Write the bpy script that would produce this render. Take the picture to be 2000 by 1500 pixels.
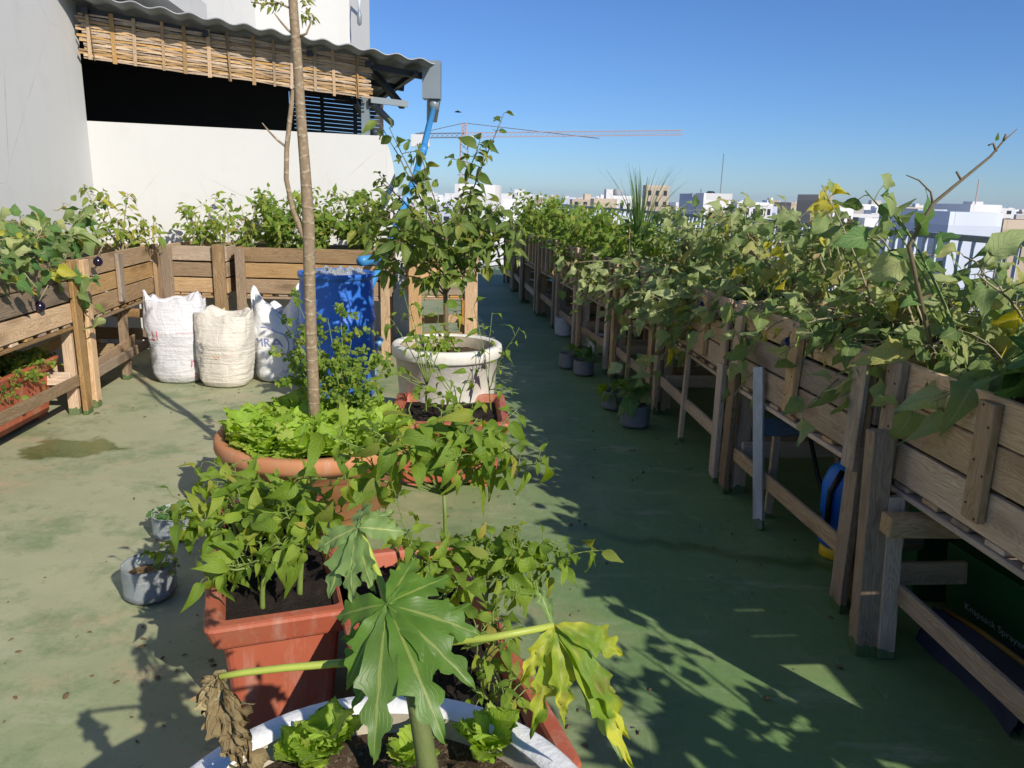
import bpy, bmesh, math, random
from mathutils import Vector, Matrix, noise
R=math.radians
scn=bpy.context.scene
COL=scn.collection
for o in list(bpy.data.objects): bpy.data.objects.remove(o)

# ---------------------------------------------------------------- camera
H=1.6; FPX=1500.0; PITCH=R(13.8); ROLL=R(1.65)
cam=bpy.data.cameras.new('camera'); co=bpy.data.objects.new('camera',cam); COL.objects.link(co)
fw=Vector((0,math.cos(PITCH),-math.sin(PITCH))); rt=Vector((1,0,0)); up=rt.cross(fw)
rt2=math.cos(ROLL)*rt+math.sin(ROLL)*up; up2=-math.sin(ROLL)*rt+math.cos(ROLL)*up
M=Matrix((rt2,up2,-fw)).transposed().to_4x4(); M.translation=(0,0,H); co.matrix_world=M
cam.sensor_fit='HORIZONTAL'; cam.sensor_width=36; cam.lens=36*FPX/2000
cam.clip_start=0.02; cam.clip_end=12000
scn.camera=co
# ---------------------------------------------------------------- world, sun, exposure
SUN_AZ=R(141.1); SUN_EL=R(33)
wd=bpy.data.worlds.new('World'); scn.world=wd; wd.use_nodes=True
nt=wd.node_tree; bg=nt.nodes['Background']
sky=nt.nodes.new('ShaderNodeTexSky'); sky.sky_type='NISHITA'; sky.sun_disc=False
sky.sun_elevation=SUN_EL; sky.sun_rotation=SUN_AZ; sky.air_density=1.0; sky.dust_density=0.1; sky.ozone_density=5.0; sky.altitude=20
tint=nt.nodes.new('ShaderNodeMix'); tint.data_type='RGBA'; tint.blend_type='MULTIPLY'; tint.inputs[0].default_value=1; tint.inputs[7].default_value=(0.54,0.72,1.0,1)
nt.links.new(sky.outputs[0],tint.inputs[6]); nt.links.new(tint.outputs[2],bg.inputs[0]); bg.inputs[1].default_value=0.092
sl=bpy.data.lights.new('sun','SUN'); sl.energy=4.0; sl.angle=R(0.53); sl.color=(1,0.93,0.82)
so=bpy.data.objects.new('sun',sl); COL.objects.link(so)
SDIR=Vector((math.sin(SUN_AZ)*math.cos(SUN_EL),math.cos(SUN_AZ)*math.cos(SUN_EL),math.sin(SUN_EL)))
so.rotation_euler=SDIR.to_track_quat('Z','Y').to_euler(); so.location=SDIR*30
vs=scn.view_settings; vs.view_transform='Standard'; vs.look='None'; vs.gamma=1; vs.exposure=0.4; vs.use_curve_mapping=False
scn.render.engine='CYCLES'

# ---------------------------------------------------------------- pixel -> world helpers
def ray(u,v): return (u-1000)/FPX*rt2-(v-750)/FPX*up2+fw
def gz(u,v,z=0.0):
    d=ray(u,v); return Vector((0,0,H))+d*((z-H)/d.z)
def gy(u,v,y):
    d=ray(u,v); return Vector((0,0,H))+d*(y/d.y)

# ---------------------------------------------------------------- materials
MATS={}
class NT:
    def __init__(s,name):
        s.m=bpy.data.materials.new(name); s.m.use_nodes=True; s.t=s.m.node_tree; s.n=s.t.nodes
        s.b=s.n['Principled BSDF']; s.out=s.n['Material Output']; MATS[name]=s.m
    def new(s,t,**k):
        x=s.n.new('ShaderNode'+t)
        for a,b in k.items(): setattr(x,a,b)
        return x
    def ln(s,a,b): s.t.links.new(a,b)
    def val(s,sock,v):
        if isinstance(v,(int,float)): sock.default_value=v
        elif isinstance(v,tuple): sock.default_value=v if len(v)==4 or sock.type!='RGBA' else v+(1,)
        else: s.ln(v,sock)
    def math(s,op,a,b=0.0,c=None,clamp=False):
        x=s.new('Math',operation=op); x.use_clamp=clamp; s.val(x.inputs[0],a); s.val(x.inputs[1],b)
        if c is not None: s.val(x.inputs[2],c)
        return x.outputs[0]
    def mix(s,f,a,b,mode='MIX'):
        x=s.new('Mix',data_type='RGBA',blend_type=mode); s.val(x.inputs[0],f); s.val(x.inputs[6],a); s.val(x.inputs[7],b); return x.outputs[2]
    def ramp(s,f,stops):
        x=s.new('ValToRGB'); e=x.color_ramp.elements
        while len(e)<len(stops): e.new(0.5)
        for el,(p,c) in zip(e,stops):
            el.position=p; el.color=(c if isinstance(c,tuple) else (c,c,c))+(1,)
        s.ln(f,x.inputs[0]); return x.outputs[0]
    def noise(s,vec,scale,detail=4,rough=0.55,dist=0.0):
        x=s.new('TexNoise'); s.ln(vec,x.inputs['Vector']); x.inputs['Scale'].default_value=scale; x.inputs['Detail'].default_value=detail
        x.inputs['Roughness'].default_value=rough; x.inputs['Distortion'].default_value=dist; return x.outputs['Fac']
    def mapv(s,vec,scale=(1,1,1),loc=(0,0,0)):
        x=s.new('Mapping'); s.ln(vec,x.inputs[0]); s.val(x.inputs['Scale'],scale); s.val(x.inputs['Location'],loc); return x.outputs[0]
    def obj(s): return s.new('TexCoord').outputs['Object']
    def pos(s): return s.new('NewGeometry').outputs['Position']
    def rnd(s): return s.new('ObjectInfo').outputs['Random']
    def base(s,v): s.val(s.b.inputs['Base Color'],v)
    def rough(s,v): s.val(s.b.inputs['Roughness'],v)
    def spec(s,v): s.val(s.b.inputs['Specular IOR Level'],v)
    def bump(s,h,strength=0.3,dist=0.01):
        x=s.new('Bump'); x.inputs['Strength'].default_value=strength; x.inputs['Distance'].default_value=dist
        s.ln(h,x.inputs['Height']); s.ln(x.outputs[0],s.b.inputs['Normal']); return x
def simple(name,col,rough=0.6,var=0.12,nscale=8,bump=0.15,metal=0,spec=0.4,dirt=None,bdist=0.004):
    t=NT(name); p=t.obj(); n=t.noise(p,nscale,5); n2=t.noise(p,nscale*6,4)
    lo=tuple(c*(1-var) for c in col); hi=tuple(min(1,c*(1+var)) for c in col)
    c=t.mix(n,lo,hi)
    if dirt:
        f=t.ramp(t.noise(p,nscale*0.7,7,0.7),[(0.5,0.0),(0.72,1.0)])
        c=t.mix(t.math('MULTIPLY',f,0.6),c,dirt)
    if name.startswith('terracotta'):
        st=t.noise(t.mapv(p,(16,16,3)),1,6,0.7); c=t.mix(t.math('MULTIPLY',t.ramp(st,[(0.52,0.0),(0.7,1.0)]),0.45),c,(0.50,0.34,0.26)); sp2=t.ramp(t.noise(p,34,7,0.75),[(0.60,0.0),(0.68,1.0)]); c=t.mix(t.math('MULTIPLY',sp2,0.55),c,(0.16,0.08,0.05))
    t.base(c); t.rough(rough); t.spec(spec); t.b.inputs['Metallic'].default_value=metal
    if bump: t.bump(n2,bump,bdist)
    return t.m
def wood(name,dark,mid,light,paintfoot=True,sat=1.0):
    t=NT(name); p=t.obj(); r=t.rnd()
    off=t.new('CombineXYZ'); t.ln(t.math('MULTIPLY',r,37.0),off.inputs[0]); t.ln(t.math('MULTIPLY',r,91.0),off.inputs[1]); t.ln(t.math('MULTIPLY',r,13.0),off.inputs[2])
    v=t.new('VectorMath',operation='ADD'); t.ln(p,v.inputs[0]); t.ln(off.outputs[0],v.inputs[1]); v=v.outputs[0]
    warp=t.noise(t.mapv(v,(2.2,9,9)),1.0,3)
    kn=t.new('TexVoronoi'); kn.feature='F1'; t.ln(t.mapv(v,(2.4,7.5,7.5)),kn.inputs['Vector']); kn.inputs['Scale'].default_value=1.0
    knot=t.ramp(kn.outputs['Distance'],[(0.0,1.0),(0.16,0.75),(0.34,0.0)])
    g=t.new('TexWave',wave_type='BANDS',bands_direction='Y'); g.inputs['Scale'].default_value=14; g.inputs['Distortion'].default_value=6.5
    g.inputs['Detail'].default_value=3; g.inputs['Detail Scale'].default_value=1.3
    sh=t.new('CombineXYZ'); t.ln(t.math('MULTIPLY',t.math('ADD',warp,t.math('MULTIPLY',knot,0.35)),0.35),sh.inputs[1])
    v2=t.new('VectorMath',operation='ADD'); t.ln(t.mapv(v,(0.35,1.6,1.6)),v2.inputs[0]); t.ln(sh.outputs[0],v2.inputs[1]); t.ln(v2.outputs[0],g.inputs['Vector'])
    fine=t.noise(t.mapv(v,(5,130,130)),1.0,5,0.65)
    blot=t.noise(t.mapv(v,(1.6,4,4)),1.3,4)
    c=t.ramp(t.math('ADD',t.math('MULTIPLY',g.outputs['Fac'],0.20),t.math('MULTIPLY',fine,0.80)),[(0.20,dark),(0.5,mid),(0.82,light)])
    grey=t.mix(t.ramp(blot,[(0.42,0.0),(0.68,1.0)]),c,tuple(x*0.72+0.035 for x in mid))
    c=t.mix(0.62,c,grey)
    c=t.mix(t.math('MULTIPLY',knot,0.55),c,tuple(x*0.42 for x in dark))
    hv=t.new('HueSaturation'); t.ln(c,hv.inputs['Color']); t.ln(t.math('ADD',t.math('MULTIPLY',r,0.7),0.62),hv.inputs['Value'])
    t.ln(t.math('ADD',t.math('MULTIPLY',t.math('FRACT',t.math('MULTIPLY',r,7.3)),0.55),0.82*sat),hv.inputs['Saturation'])
    c=hv.outputs[0]
    if paintfoot:
        z=t.new('SeparateXYZ'); t.ln(t.pos(),z.inputs[0])
        f=t.math('LESS_THAN',t.math('SUBTRACT',z.outputs[2],t.math('MULTIPLY',t.noise(t.pos(),14,3),0.11)),-0.012)
        c=t.mix(t.math('MULTIPLY',f,0.85),c,(0.05,0.13,0.04))
    t.base(c); t.rough(0.8); t.spec(0.25)
    t.bump(t.math('ADD',t.math('MULTIPLY',fine,0.7),t.math('MULTIPLY',g.outputs['Fac'],0.5)),0.45,0.004)
    return t.m
wood('wood',(0.21,0.13,0.072),(0.40,0.28,0.17),(0.55,0.42,0.275))
wood('wood_grey',(0.32,0.215,0.135),(0.54,0.40,0.275),(0.66,0.52,0.38),sat=1.0)
wood('wood_fresh',(0.24,0.12,0.05),(0.45,0.27,0.12),(0.6,0.42,0.22))
wood('wood_whitewash',(0.3,0.32,0.32),(0.42,0.45,0.45),(0.55,0.58,0.57),sat=0.5)
wood('wood_blue',(0.10,0.14,0.18),(0.16,0.21,0.26),(0.2,0.27,0.33))
wood('bamboo',(0.30,0.165,0.065),(0.45,0.28,0.125),(0.58,0.42,0.23),paintfoot=False,sat=0.72)

def leafmat(name,greens,yellow,transl=0.38,vein=(0.45,0.5,0.2),nv=7.0,rough=0.5,veinamt=0.5,spots=0.0,slant=0.45,palmate=False,spec=0.25):
    greens=[tuple(x*1.38 for x in g) for g in greens]; yellow=tuple(x*1.1 for x in yellow)
    t=NT(name); r=t.rnd(); isl=t.new('NewGeometry').outputs['Random Per Island']
    rr=t.math('FRACT',t.math('ADD',r,t.math('MULTIPLY',isl,3.7)))
    c=t.ramp(rr,[(0.0,greens[0]),(0.45,greens[1]),(0.85,greens[2]),(0.97,yellow)])
    uvn=t.new('UVMap'); uvn.uv_map='UVMap'; s=t.new('SeparateXYZ'); t.ln(uvn.outputs[0],s.inputs[0])
    au=t.math('ABSOLUTE',t.math('SUBTRACT',s.outputs[0],0.5)); vv=s.outputs[1]
    mid=t.math('LESS_THAN',au,0.03 if not palmate else 0.042)
    lat=t.math('FRACT',t.math('SUBTRACT',t.math('MULTIPLY',vv,nv),t.math('MULTIPLY',au,nv*slant*2)))
    lat=t.ramp(lat,[(0.0,1.0),(0.10,0.0),(0.92,0.0),(1.0,1.0)])
    pn=t.noise(t.obj(),38,4)
    c=t.mix(t.math('MULTIPLY',t.ramp(pn,[(0.35,0.0),(0.7,1.0)]),0.35),c,tuple(x*0.6 for x in greens[0]))
    v=t.math('MAXIMUM',mid,t.math('MULTIPLY',lat,0.16 if palmate else 0.45)); c=t.mix(t.math('MULTIPLY',v,veinamt),c,vein)
    if name=='leaf_papaya_yellow': c=t.mix(t.ramp(t.noise(t.obj(),11,3,0.5,0.5),[(0.44,0.0),(0.56,0.9)]),c,(0.15,0.27,0.03))
    if spots:
        f=t.ramp(t.noise(t.obj(),9,5,0.7),[(0.52,0.0),(0.62,1.0)]); c=t.mix(t.math('MULTIPLY',f,spots),c,(0.30,0.19,0.06))
    t.base(c); t.rough(rough); t.spec(spec)
    bp=t.bump(t.math('ADD',t.math('MULTIPLY',v,-1.0),t.math('MULTIPLY',pn,0.6)),0.35 if palmate else 0.8,0.004)
    tr=t.new('BsdfTranslucent'); hv=t.new('HueSaturation'); t.ln(c,hv.inputs['Color']); hv.inputs['Value'].default_value=1.75; hv.inputs['Saturation'].default_value=1.15; hv.inputs['Hue'].default_value=0.485
    t.ln(hv.outputs[0],tr.inputs[0]); t.ln(bp.outputs[0],tr.inputs['Normal'])
    ms=t.new('MixShader'); ms.inputs[0].default_value=transl; t.ln(t.b.outputs[0],ms.inputs[1]); t.ln(tr.outputs[0],ms.inputs[2]); t.ln(ms.outputs[0],t.out.inputs['Surface'])
    return t.m
leafmat('leaf_eggplant',[(0.10,0.155,0.045),(0.205,0.27,0.095),(0.37,0.41,0.19)],(0.44,0.43,0.13),0.40,(0.36,0.38,0.2),6,0.6)
leafmat('leaf_eggplant_young',[(0.05,0.115,0.03),(0.075,0.16,0.04),(0.11,0.2,0.055)],(0.2,0.26,0.05),0.3,(0.3,0.36,0.16),6,0.5)
leafmat('leaf_yellow',[(0.38,0.36,0.05),(0.50,0.45,0.07),(0.36,0.40,0.07)],(0.45,0.3,0.08),0.4,(0.55,0.5,0.2),6,0.6,spots=0.3)
leafmat('leaf_dry',[(0.16,0.12,0.06),(0.26,0.2,0.1),(0.32,0.27,0.14)],(0.3,0.28,0.1),0.15,(0.3,0.25,0.15),5,0.85,spots=0.6)
leafmat('leaf_pepper',[(0.10,0.175,0.018),(0.165,0.255,0.026),(0.235,0.325,0.04)],(0.33,0.36,0.05),0.42,(0.3,0.4,0.12),7,0.38,0.4,spec=0.4)
leafmat('leaf_citrus',[(0.075,0.125,0.022),(0.125,0.18,0.034),(0.185,0.235,0.05)],(0.30,0.30,0.05),0.34,(0.24,0.3,0.1),8,0.38,0.35,spec=0.4)
leafmat('leaf_bush',[(0.08,0.15,0.02),(0.14,0.22,0.032),(0.21,0.28,0.045)],(0.33,0.33,0.06),0.38,(0.25,0.33,0.1),7,0.5,0.3)
leafmat('leaf_wilt',[(0.12,0.17,0.03),(0.2,0.24,0.045),(0.28,0.28,0.06)],(0.42,0.36,0.07),0.38,(0.35,0.35,0.12),7,0.55,0.3)
leafmat('leaf_lettuce',[(0.20,0.32,0.03),(0.27,0.40,0.045),(0.34,0.46,0.07)],(0.4,0.48,0.1),0.42,(0.4,0.5,0.2),5,0.45,0.4)
leafmat('leaf_papaya',[(0.07,0.145,0.018),(0.085,0.17,0.022),(0.105,0.195,0.026)],(0.1,0.18,0.04),0.36,(0.30,0.36,0.09),8,0.42,0.75,palmate=True,spec=0.4,slant=0.5)
leafmat('leaf_papaya_pale',[(0.13,0.205,0.065),(0.15,0.23,0.07),(0.17,0.25,0.075)],(0.2,0.27,0.1),0.28,(0.42,0.47,0.16),8,0.5,0.9,palmate=True)
leafmat('leaf_papaya_yellow',[(0.3,0.36,0.04),(0.4,0.42,0.05),(0.48,0.46,0.06)],(0.5,0.45,0.06),0.4,(0.55,0.55,0.2),8,0.5,0.8,spots=0.55,palmate=True)
leafmat('leaf_grass',[(0.06,0.13,0.03),(0.1,0.19,0.05),(0.16,0.25,0.07)],(0.3,0.3,0.12),0.3,(0.25,0.33,0.15),1,0.5,0.2)
simple('stem_green',(0.16,0.22,0.05),0.5,0.2,30)
simple('stem_brown',(0.17,0.13,0.07),0.75,0.3,40,0.4)
simple('stem_pale',(0.30,0.27,0.15),0.7,0.25,40,0.3)
simple('stalk_papaya',(0.13,0.16,0.05),0.6,0.3,30,0.3)
simple('petiole',(0.36,0.42,0.07),0.45,0.15,20)
t=NT('bark'); p=t.obj(); n=t.noise(t.mapv(p,(30,30,6)),1,5); n2=t.noise(p,55,4)
w=t.new('TexWave',wave_type='BANDS',bands_direction='Z'); t.ln(p,w.inputs['Vector']); w.inputs['Scale'].default_value=4.3; w.inputs['Distortion'].default_value=9; w.inputs['Detail'].default_value=3
ring=t.ramp(w.outputs['Fac'],[(0.9,0.0),(0.99,1.0)])
c=t.mix(n,(0.17,0.115,0.065),(0.33,0.245,0.15)); c=t.mix(t.ramp(n2,[(0.5,0.0),(0.75,1.0)]),c,(0.40,0.31,0.19)); c=t.mix(t.math('MULTIPLY',t.math('MULTIPLY',ring,t.ramp(n2,[(0.4,0.0),(0.6,1.0)])),0.6),c,(0.48,0.40,0.27))
t.base(c); t.rough(0.8); t.bump(t.math('ADD',n,ring),0.5,0.004)
# floor : green painted concrete, worn and dusty
t=NT('floor_paint'); p=t.pos(); s=t.new('SeparateXYZ'); t.ln(p,s.inputs[0])
big=t.noise(p,0.7,6,0.6); med=t.noise(p,3.2,7,0.68,0.5); fin=t.noise(p,28,6,0.7); vf=t.noise(p,140,3)
side=t.math('ADD',t.math('MULTIPLY',s.outputs[0],-0.42),t.math('MULTIPLY',t.math('SUBTRACT',big,0.5),1.6))
dust=t.ramp(side,[(-0.0,0.0),(0.95,1.0)]) if False else t.ramp(t.math('ADD',side,0.3),[(0.0,0.0),(1.0,1.0)])
green=t.mix(med,(0.075,0.165,0.042),(0.165,0.275,0.088)); olive=t.mix(med,(0.265,0.285,0.16),(0.42,0.42,0.255))
c=t.mix(dust,green,olive)
pk=t.math('MULTIPLY',t.ramp(t.noise(t.mapv(p,(1,1.4,1),(3.1,0.4,0)),1.35,7,0.7),[(0.54,0.0),(0.68,1.0)]),t.math('ADD',t.math('MULTIPLY',dust,0.75),0.12))
c=t.mix(t.math('MULTIPLY',pk,0.8),c,(0.52,0.33,0.215))
dk=t.ramp(t.noise(p,1.7,8,0.75),[(0.38,1.0),(0.50,0.0)]); c=t.mix(t.math('MULTIPLY',dk,0.62),c,(0.085,0.165,0.06)); lt=t.ramp(t.noise(t.mapv(p,(0.7,2.2,1),(2,7,0)),2.3,8,0.75),[(0.55,0.0),(0.68,1.0)]); c=t.mix(t.math('MULTIPLY',lt,0.38),c,(0.46,0.46,0.31)); gr=t.ramp(t.noise(p,9,8,0.8),[(0.34,1.0),(0.43,0.0)]); c=t.mix(t.math('MULTIPLY',gr,0.4),c,(0.07,0.075,0.04))
# scuffs (pale curved scratches)
def scr(sc,rot,th,loc):
    mp=t.new('Mapping'); t.ln(p,mp.inputs[0]); mp.inputs['Rotation'].default_value=(0,0,rot); mp.inputs['Scale'].default_value=(1,0.10,1); mp.inputs['Location'].default_value=loc
    wv=t.new('TexNoise'); t.ln(mp.outputs[0],wv.inputs['Vector']); wv.inputs['Scale'].default_value=sc; wv.inputs['Detail'].default_value=1.5; wv.inputs['Distortion'].default_value=0.8
    d=t.math('ABSOLUTE',t.math('SUBTRACT',wv.outputs['Fac'],0.5)); line=t.math('LESS_THAN',d,th)
    return t.math('MULTIPLY',line,t.ramp(t.noise(t.mapv(p,(1,1,1),loc),2.6,3),[(0.52,0.0),(0.62,1.0)]))
sc=t.math('MAXIMUM',scr(11,0.7,0.0035,(1,2,0)),t.math('MAXIMUM',scr(14,-0.9,0.003,(5,1,0)),scr(9,2.0,0.003,(9,4,0))))
c=t.mix(t.math('MULTIPLY',sc,0.3),c,(0.38,0.40,0.28))
sp=t.ramp(t.noise(p,60,2,0.5),[(0.70,0.0),(0.74,1.0)]); c=t.mix(t.math('MULTIPLY',sp,0.4),c,(0.1,0.06,0.04))
c=t.mix(t.math('MULTIPLY',t.ramp(fin,[(0.3,0.0),(0.75,1.0)]),0.22),c,(0.34,0.34,0.24))
t.base(c)
# wet: a puddle by the left trough and a thin trickle across the aisle
px=t.math('SUBTRACT',s.outputs[0],-2.72); py=t.math('SUBTRACT',s.outputs[1],4.52)
dd=t.math('SQRT',t.math('ADD',t.math('MULTIPLY',t.math('MULTIPLY',px,px),5.5),t.math('MULTIPLY',t.math('MULTIPLY',py,py),11.0)))
pud=t.ramp(t.math('ADD',t.math('MULTIPLY',dd,1.15),t.math('MULTIPLY',t.math('SUBTRACT',t.noise(p,5,5,0.6),0.5),1.5)),[(0.66,1.0),(0.82,0.0)])
tr=t.math('SUBTRACT',s.outputs[1],t.math('ADD',3.62,t.math('ADD',t.math('MULTIPLY',s.outputs[0],-0.30),t.math('MULTIPLY',t.math('SUBTRACT',t.noise(t.mapv(p,(1,0,0)),4,4),0.5),0.35))))
trk=t.math('MULTIPLY',t.ramp(t.math('ABSOLUTE',tr),[(0.015,1.0),(0.07,0.0)]),t.math('GREATER_THAN',s.outputs[0],0.3))
wet=t.math('MAXIMUM',pud,t.math('MULTIPLY',trk,0.7))
c2=t.mix(t.math('MULTIPLY',wet,0.8),c,t.mix(1.0,c,(0.26,0.38,0.16),'MULTIPLY')); t.base(c2)
t.rough(t.math('SUBTRACT',t.math('ADD',0.55,t.math('MULTIPLY',fin,0.25)),t.math('MULTIPLY',wet,0.42))); t.spec(0.35)
t.bump(t.math('ADD',t.math('MULTIPLY',fin,0.6),t.math('ADD',t.math('MULTIPLY',med,1.5),t.math('MULTIPLY',vf,0.3))),0.3,0.006)
# walls
t=NT('white_wall'); p=t.pos(); n=t.noise(p,1.2,7,0.65); st=t.noise(t.mapv(p,(5,5,0.5)),1,5,0.6); f=t.noise(p,60,5)
c=t.mix(n,(0.55,0.545,0.515),(0.62,0.615,0.59)); c=t.mix(t.math('MULTIPLY',t.ramp(st,[(0.55,0.0),(0.8,1.0)]),0.28),c,(0.52,0.50,0.45)); cr=t.new('TexVoronoi'); cr.feature='DISTANCE_TO_EDGE'; t.ln(t.mapv(p,(0.9,0.9,0.7)),cr.inputs['Vector']); cr.inputs['Scale'].default_value=0.9
cm=t.math('MULTIPLY',t.math('LESS_THAN',t.math('ADD',cr.outputs['Distance'],t.math('MULTIPLY',t.noise(p,7,4),0.012)),0.0085),t.ramp(n,[(0.45,0.0),(0.6,0.45)])); c=t.mix(cm,c,(0.33,0.32,0.29)); sm=t.ramp(t.noise(p,3.1,7,0.7),[(0.58,0.0),(0.75,1.0)]); c=t.mix(t.math('MULTIPLY',sm,0.22),c,(0.42,0.40,0.35)); t.base(c); t.rough(0.85); t.spec(0.2); t.bump(f,0.25,0.003)
simple('grey_plaster',(0.42,0.42,0.41),0.9,0.12,3,0.3,dirt=(0.27,0.27,0.25))
simple('porch_shade_dark',(0.035,0.035,0.035),0.9,0.2,3)  # near-black stands in for the shade inside the porch
simple('roof_sheet',(0.30,0.31,0.32),0.5,0.15,3,0.1,0.3)
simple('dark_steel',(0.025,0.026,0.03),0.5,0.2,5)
simple('grey_metal',(0.23,0.27,0.29),0.45,0.1,5,0.05,0.2)
simple('terracotta_plastic',(0.40,0.10,0.05),0.55,0.16,6,0.15,dirt=(0.36,0.16,0.09))
simple('terracotta_clay',(0.47,0.20,0.085),0.7,0.15,6,0.2,dirt=(0.40,0.24,0.13))
simple('pot_white',(0.72,0.72,0.70),0.6,0.07,7,0.55,dirt=(0.55,0.53,0.47),bdist=0.008)
simple('pot_cream',(0.70,0.675,0.60),0.65,0.1,7,0.4,dirt=(0.42,0.36,0.27),bdist=0.006)
simple('pot_inside',(0.42,0.37,0.28),0.85,0.35,9,0.4,dirt=(0.15,0.11,0.07))
simple('barrel_blue',(0.03,0.15,0.55),0.38,0.25,5,0.5,dirt=(0.06,0.16,0.40))
simple('pipe_blue',(0.05,0.24,0.50),0.4,0.12,6,0.05)
simple('pipe_lightblue',(0.22,0.42,0.62),0.4,0.12,6,0.05)
simple('tank_blue',(0.008,0.16,0.62),0.35,0.05,5,0.0)
simple('tank_yellow',(0.72,0.5,0.02),0.4,0.05,5,0.0)
simple('hem_yellow',(0.22,0.13,0.02),0.6,0.2,5,0.0)
simple('black_rubber',(0.012,0.012,0.013),0.5,0.1,5,0.0)
simple('carton_green',(0.008,0.075,0.022),0.5,0.15,4,0.05)
simple('carton_dark',(0.02,0.03,0.06),0.6,0.15,4,0.05)
simple('print_white',(0.5,0.52,0.5),0.6,0.02,4,0.0)
simple('print_red',(0.60,0.16,0.20),0.7,0.15,9,0.0)
simple('print_blue',(0.20,0.22,0.42),0.7,0.15,9,0.0)
simple('print_orange',(0.62,0.33,0.18),0.7,0.15,9,0.0)
simple('railing_white',(0.55,0.61,0.68),0.5,0.06,3,0.05)
simple('railing_dark',(0.06,0.065,0.07),0.5,0.1,3,0.0)
simple('eggplant_skin',(0.012,0.006,0.02),0.2,0.1,5,0.0,spec=0.6)
simple('crane_red',(0.52,0.33,0.29),0.6,0.1,1,0.0)
simple('crane_grey',(0.2,0.2,0.22),0.6,0.1,1,0.0)
simple('window_dark',(0.03,0.035,0.045),0.2,0.2,0.3,0.0)
simple('rubber_green',(0.05,0.13,0.05),0.7,0.1,5,0.0)
def sackmat(name,col,wr):
    t=NT(name); p=t.obj(); n=t.noise(t.mapv(p,(4,4,42)),1,4,0.6,0.6); n2=t.noise(p,10,6,0.65,0.8); wv=t.noise(p,260,2)
    c=t.mix(n2,tuple(x*0.84 for x in col),col); c=t.mix(t.math('MULTIPLY',t.ramp(t.noise(p,5,6),[(0.55,0.0),(0.75,1.0)]),0.35),c,tuple(x*y for x,y in zip(col,(0.72,0.64,0.52))))
    t.base(c); t.rough(0.42); t.spec(0.4); t.bump(t.math('ADD',t.math('MULTIPLY',n,wr),t.math('ADD',t.math('MULTIPLY',n2,1.0),t.math('MULTIPLY',wv,0.05))),0.8,0.022)
sackmat('sack_grey',(0.70,0.69,0.71),0.6); sackmat('sack_cream',(0.72,0.67,0.58),0.8); sackmat('sack_white',(0.78,0.78,0.76),0.25); sackmat('sack_yellow',(0.66,0.6,0.28),0.5)
def soilmat(name,a,b,chips=None):
    t=NT(name); p=t.pos(); n=t.noise(p,45,6,0.7); n2=t.noise(p,160,4); c=t.mix(n,a,b)
    if chips: c=t.mix(t.ramp(t.noise(p,110,2),[(0.56,0.0),(0.62,1.0)]),c,chips)
    t.base(c); t.rough(0.95); t.spec(0.1); t.bump(t.math('ADD',n,t.math('MULTIPLY',n2,0.5)),0.9,0.012)
soilmat('soil',(0.012,0.010,0.009),(0.045,0.035,0.028)); soilmat('soil_chips',(0.05,0.035,0.022),(0.10,0.07,0.045),(0.16,0.12,0.085)); soilmat('mulch',(0.10,0.06,0.03),(0.30,0.19,0.09),(0.42,0.30,0.16))
t=NT('clear_plastic'); g=t.b; t.base((0.72,0.78,0.80)); t.rough(0.18); g.inputs['Transmission Weight'].default_value=0.75; g.inputs['IOR'].default_value=1.15; t.bump(t.noise(t.obj(),26,3),0.2,0.004)
t=NT('film_plastic'); t.base((0.62,0.66,0.66)); t.rough(0.22); t.b.inputs['Transmission Weight'].default_value=0.6; t.b.inputs['IOR'].default_value=1.2; t.bump(t.noise(t.obj(),24,5,0.6,1.0),0.9,0.02)
t=NT('city_ground'); p=t.pos(); n=t.noise(p,0.01,5); t.base(t.mix(n,(0.20,0.17,0.13),(0.34,0.29,0.23))); t.rough(0.95)
def citymat(name,col):
    t=NT(name); r=t.rnd(); n=t.noise(t.pos(),0.35,5); c=t.mix(n,tuple(x*0.86 for x in col),col); hv=t.new('HueSaturation'); t.ln(c,hv.inputs['Color']); t.ln(t.math('ADD',t.math('MULTIPLY',r,0.3),0.8),hv.inputs['Value']); t.base(hv.outputs[0]); t.rough(0.85); t.spec(0.2)
citymat('city_white',(0.80,0.79,0.77)); citymat('city_beige',(0.58,0.48,0.36)); citymat('city_grey',(0.42,0.42,0.43)); citymat('city_blue',(0.66,0.71,0.80)); citymat('city_pink',(0.60,0.46,0.38)); citymat('city_roof',(0.5,0.47,0.43))

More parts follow.
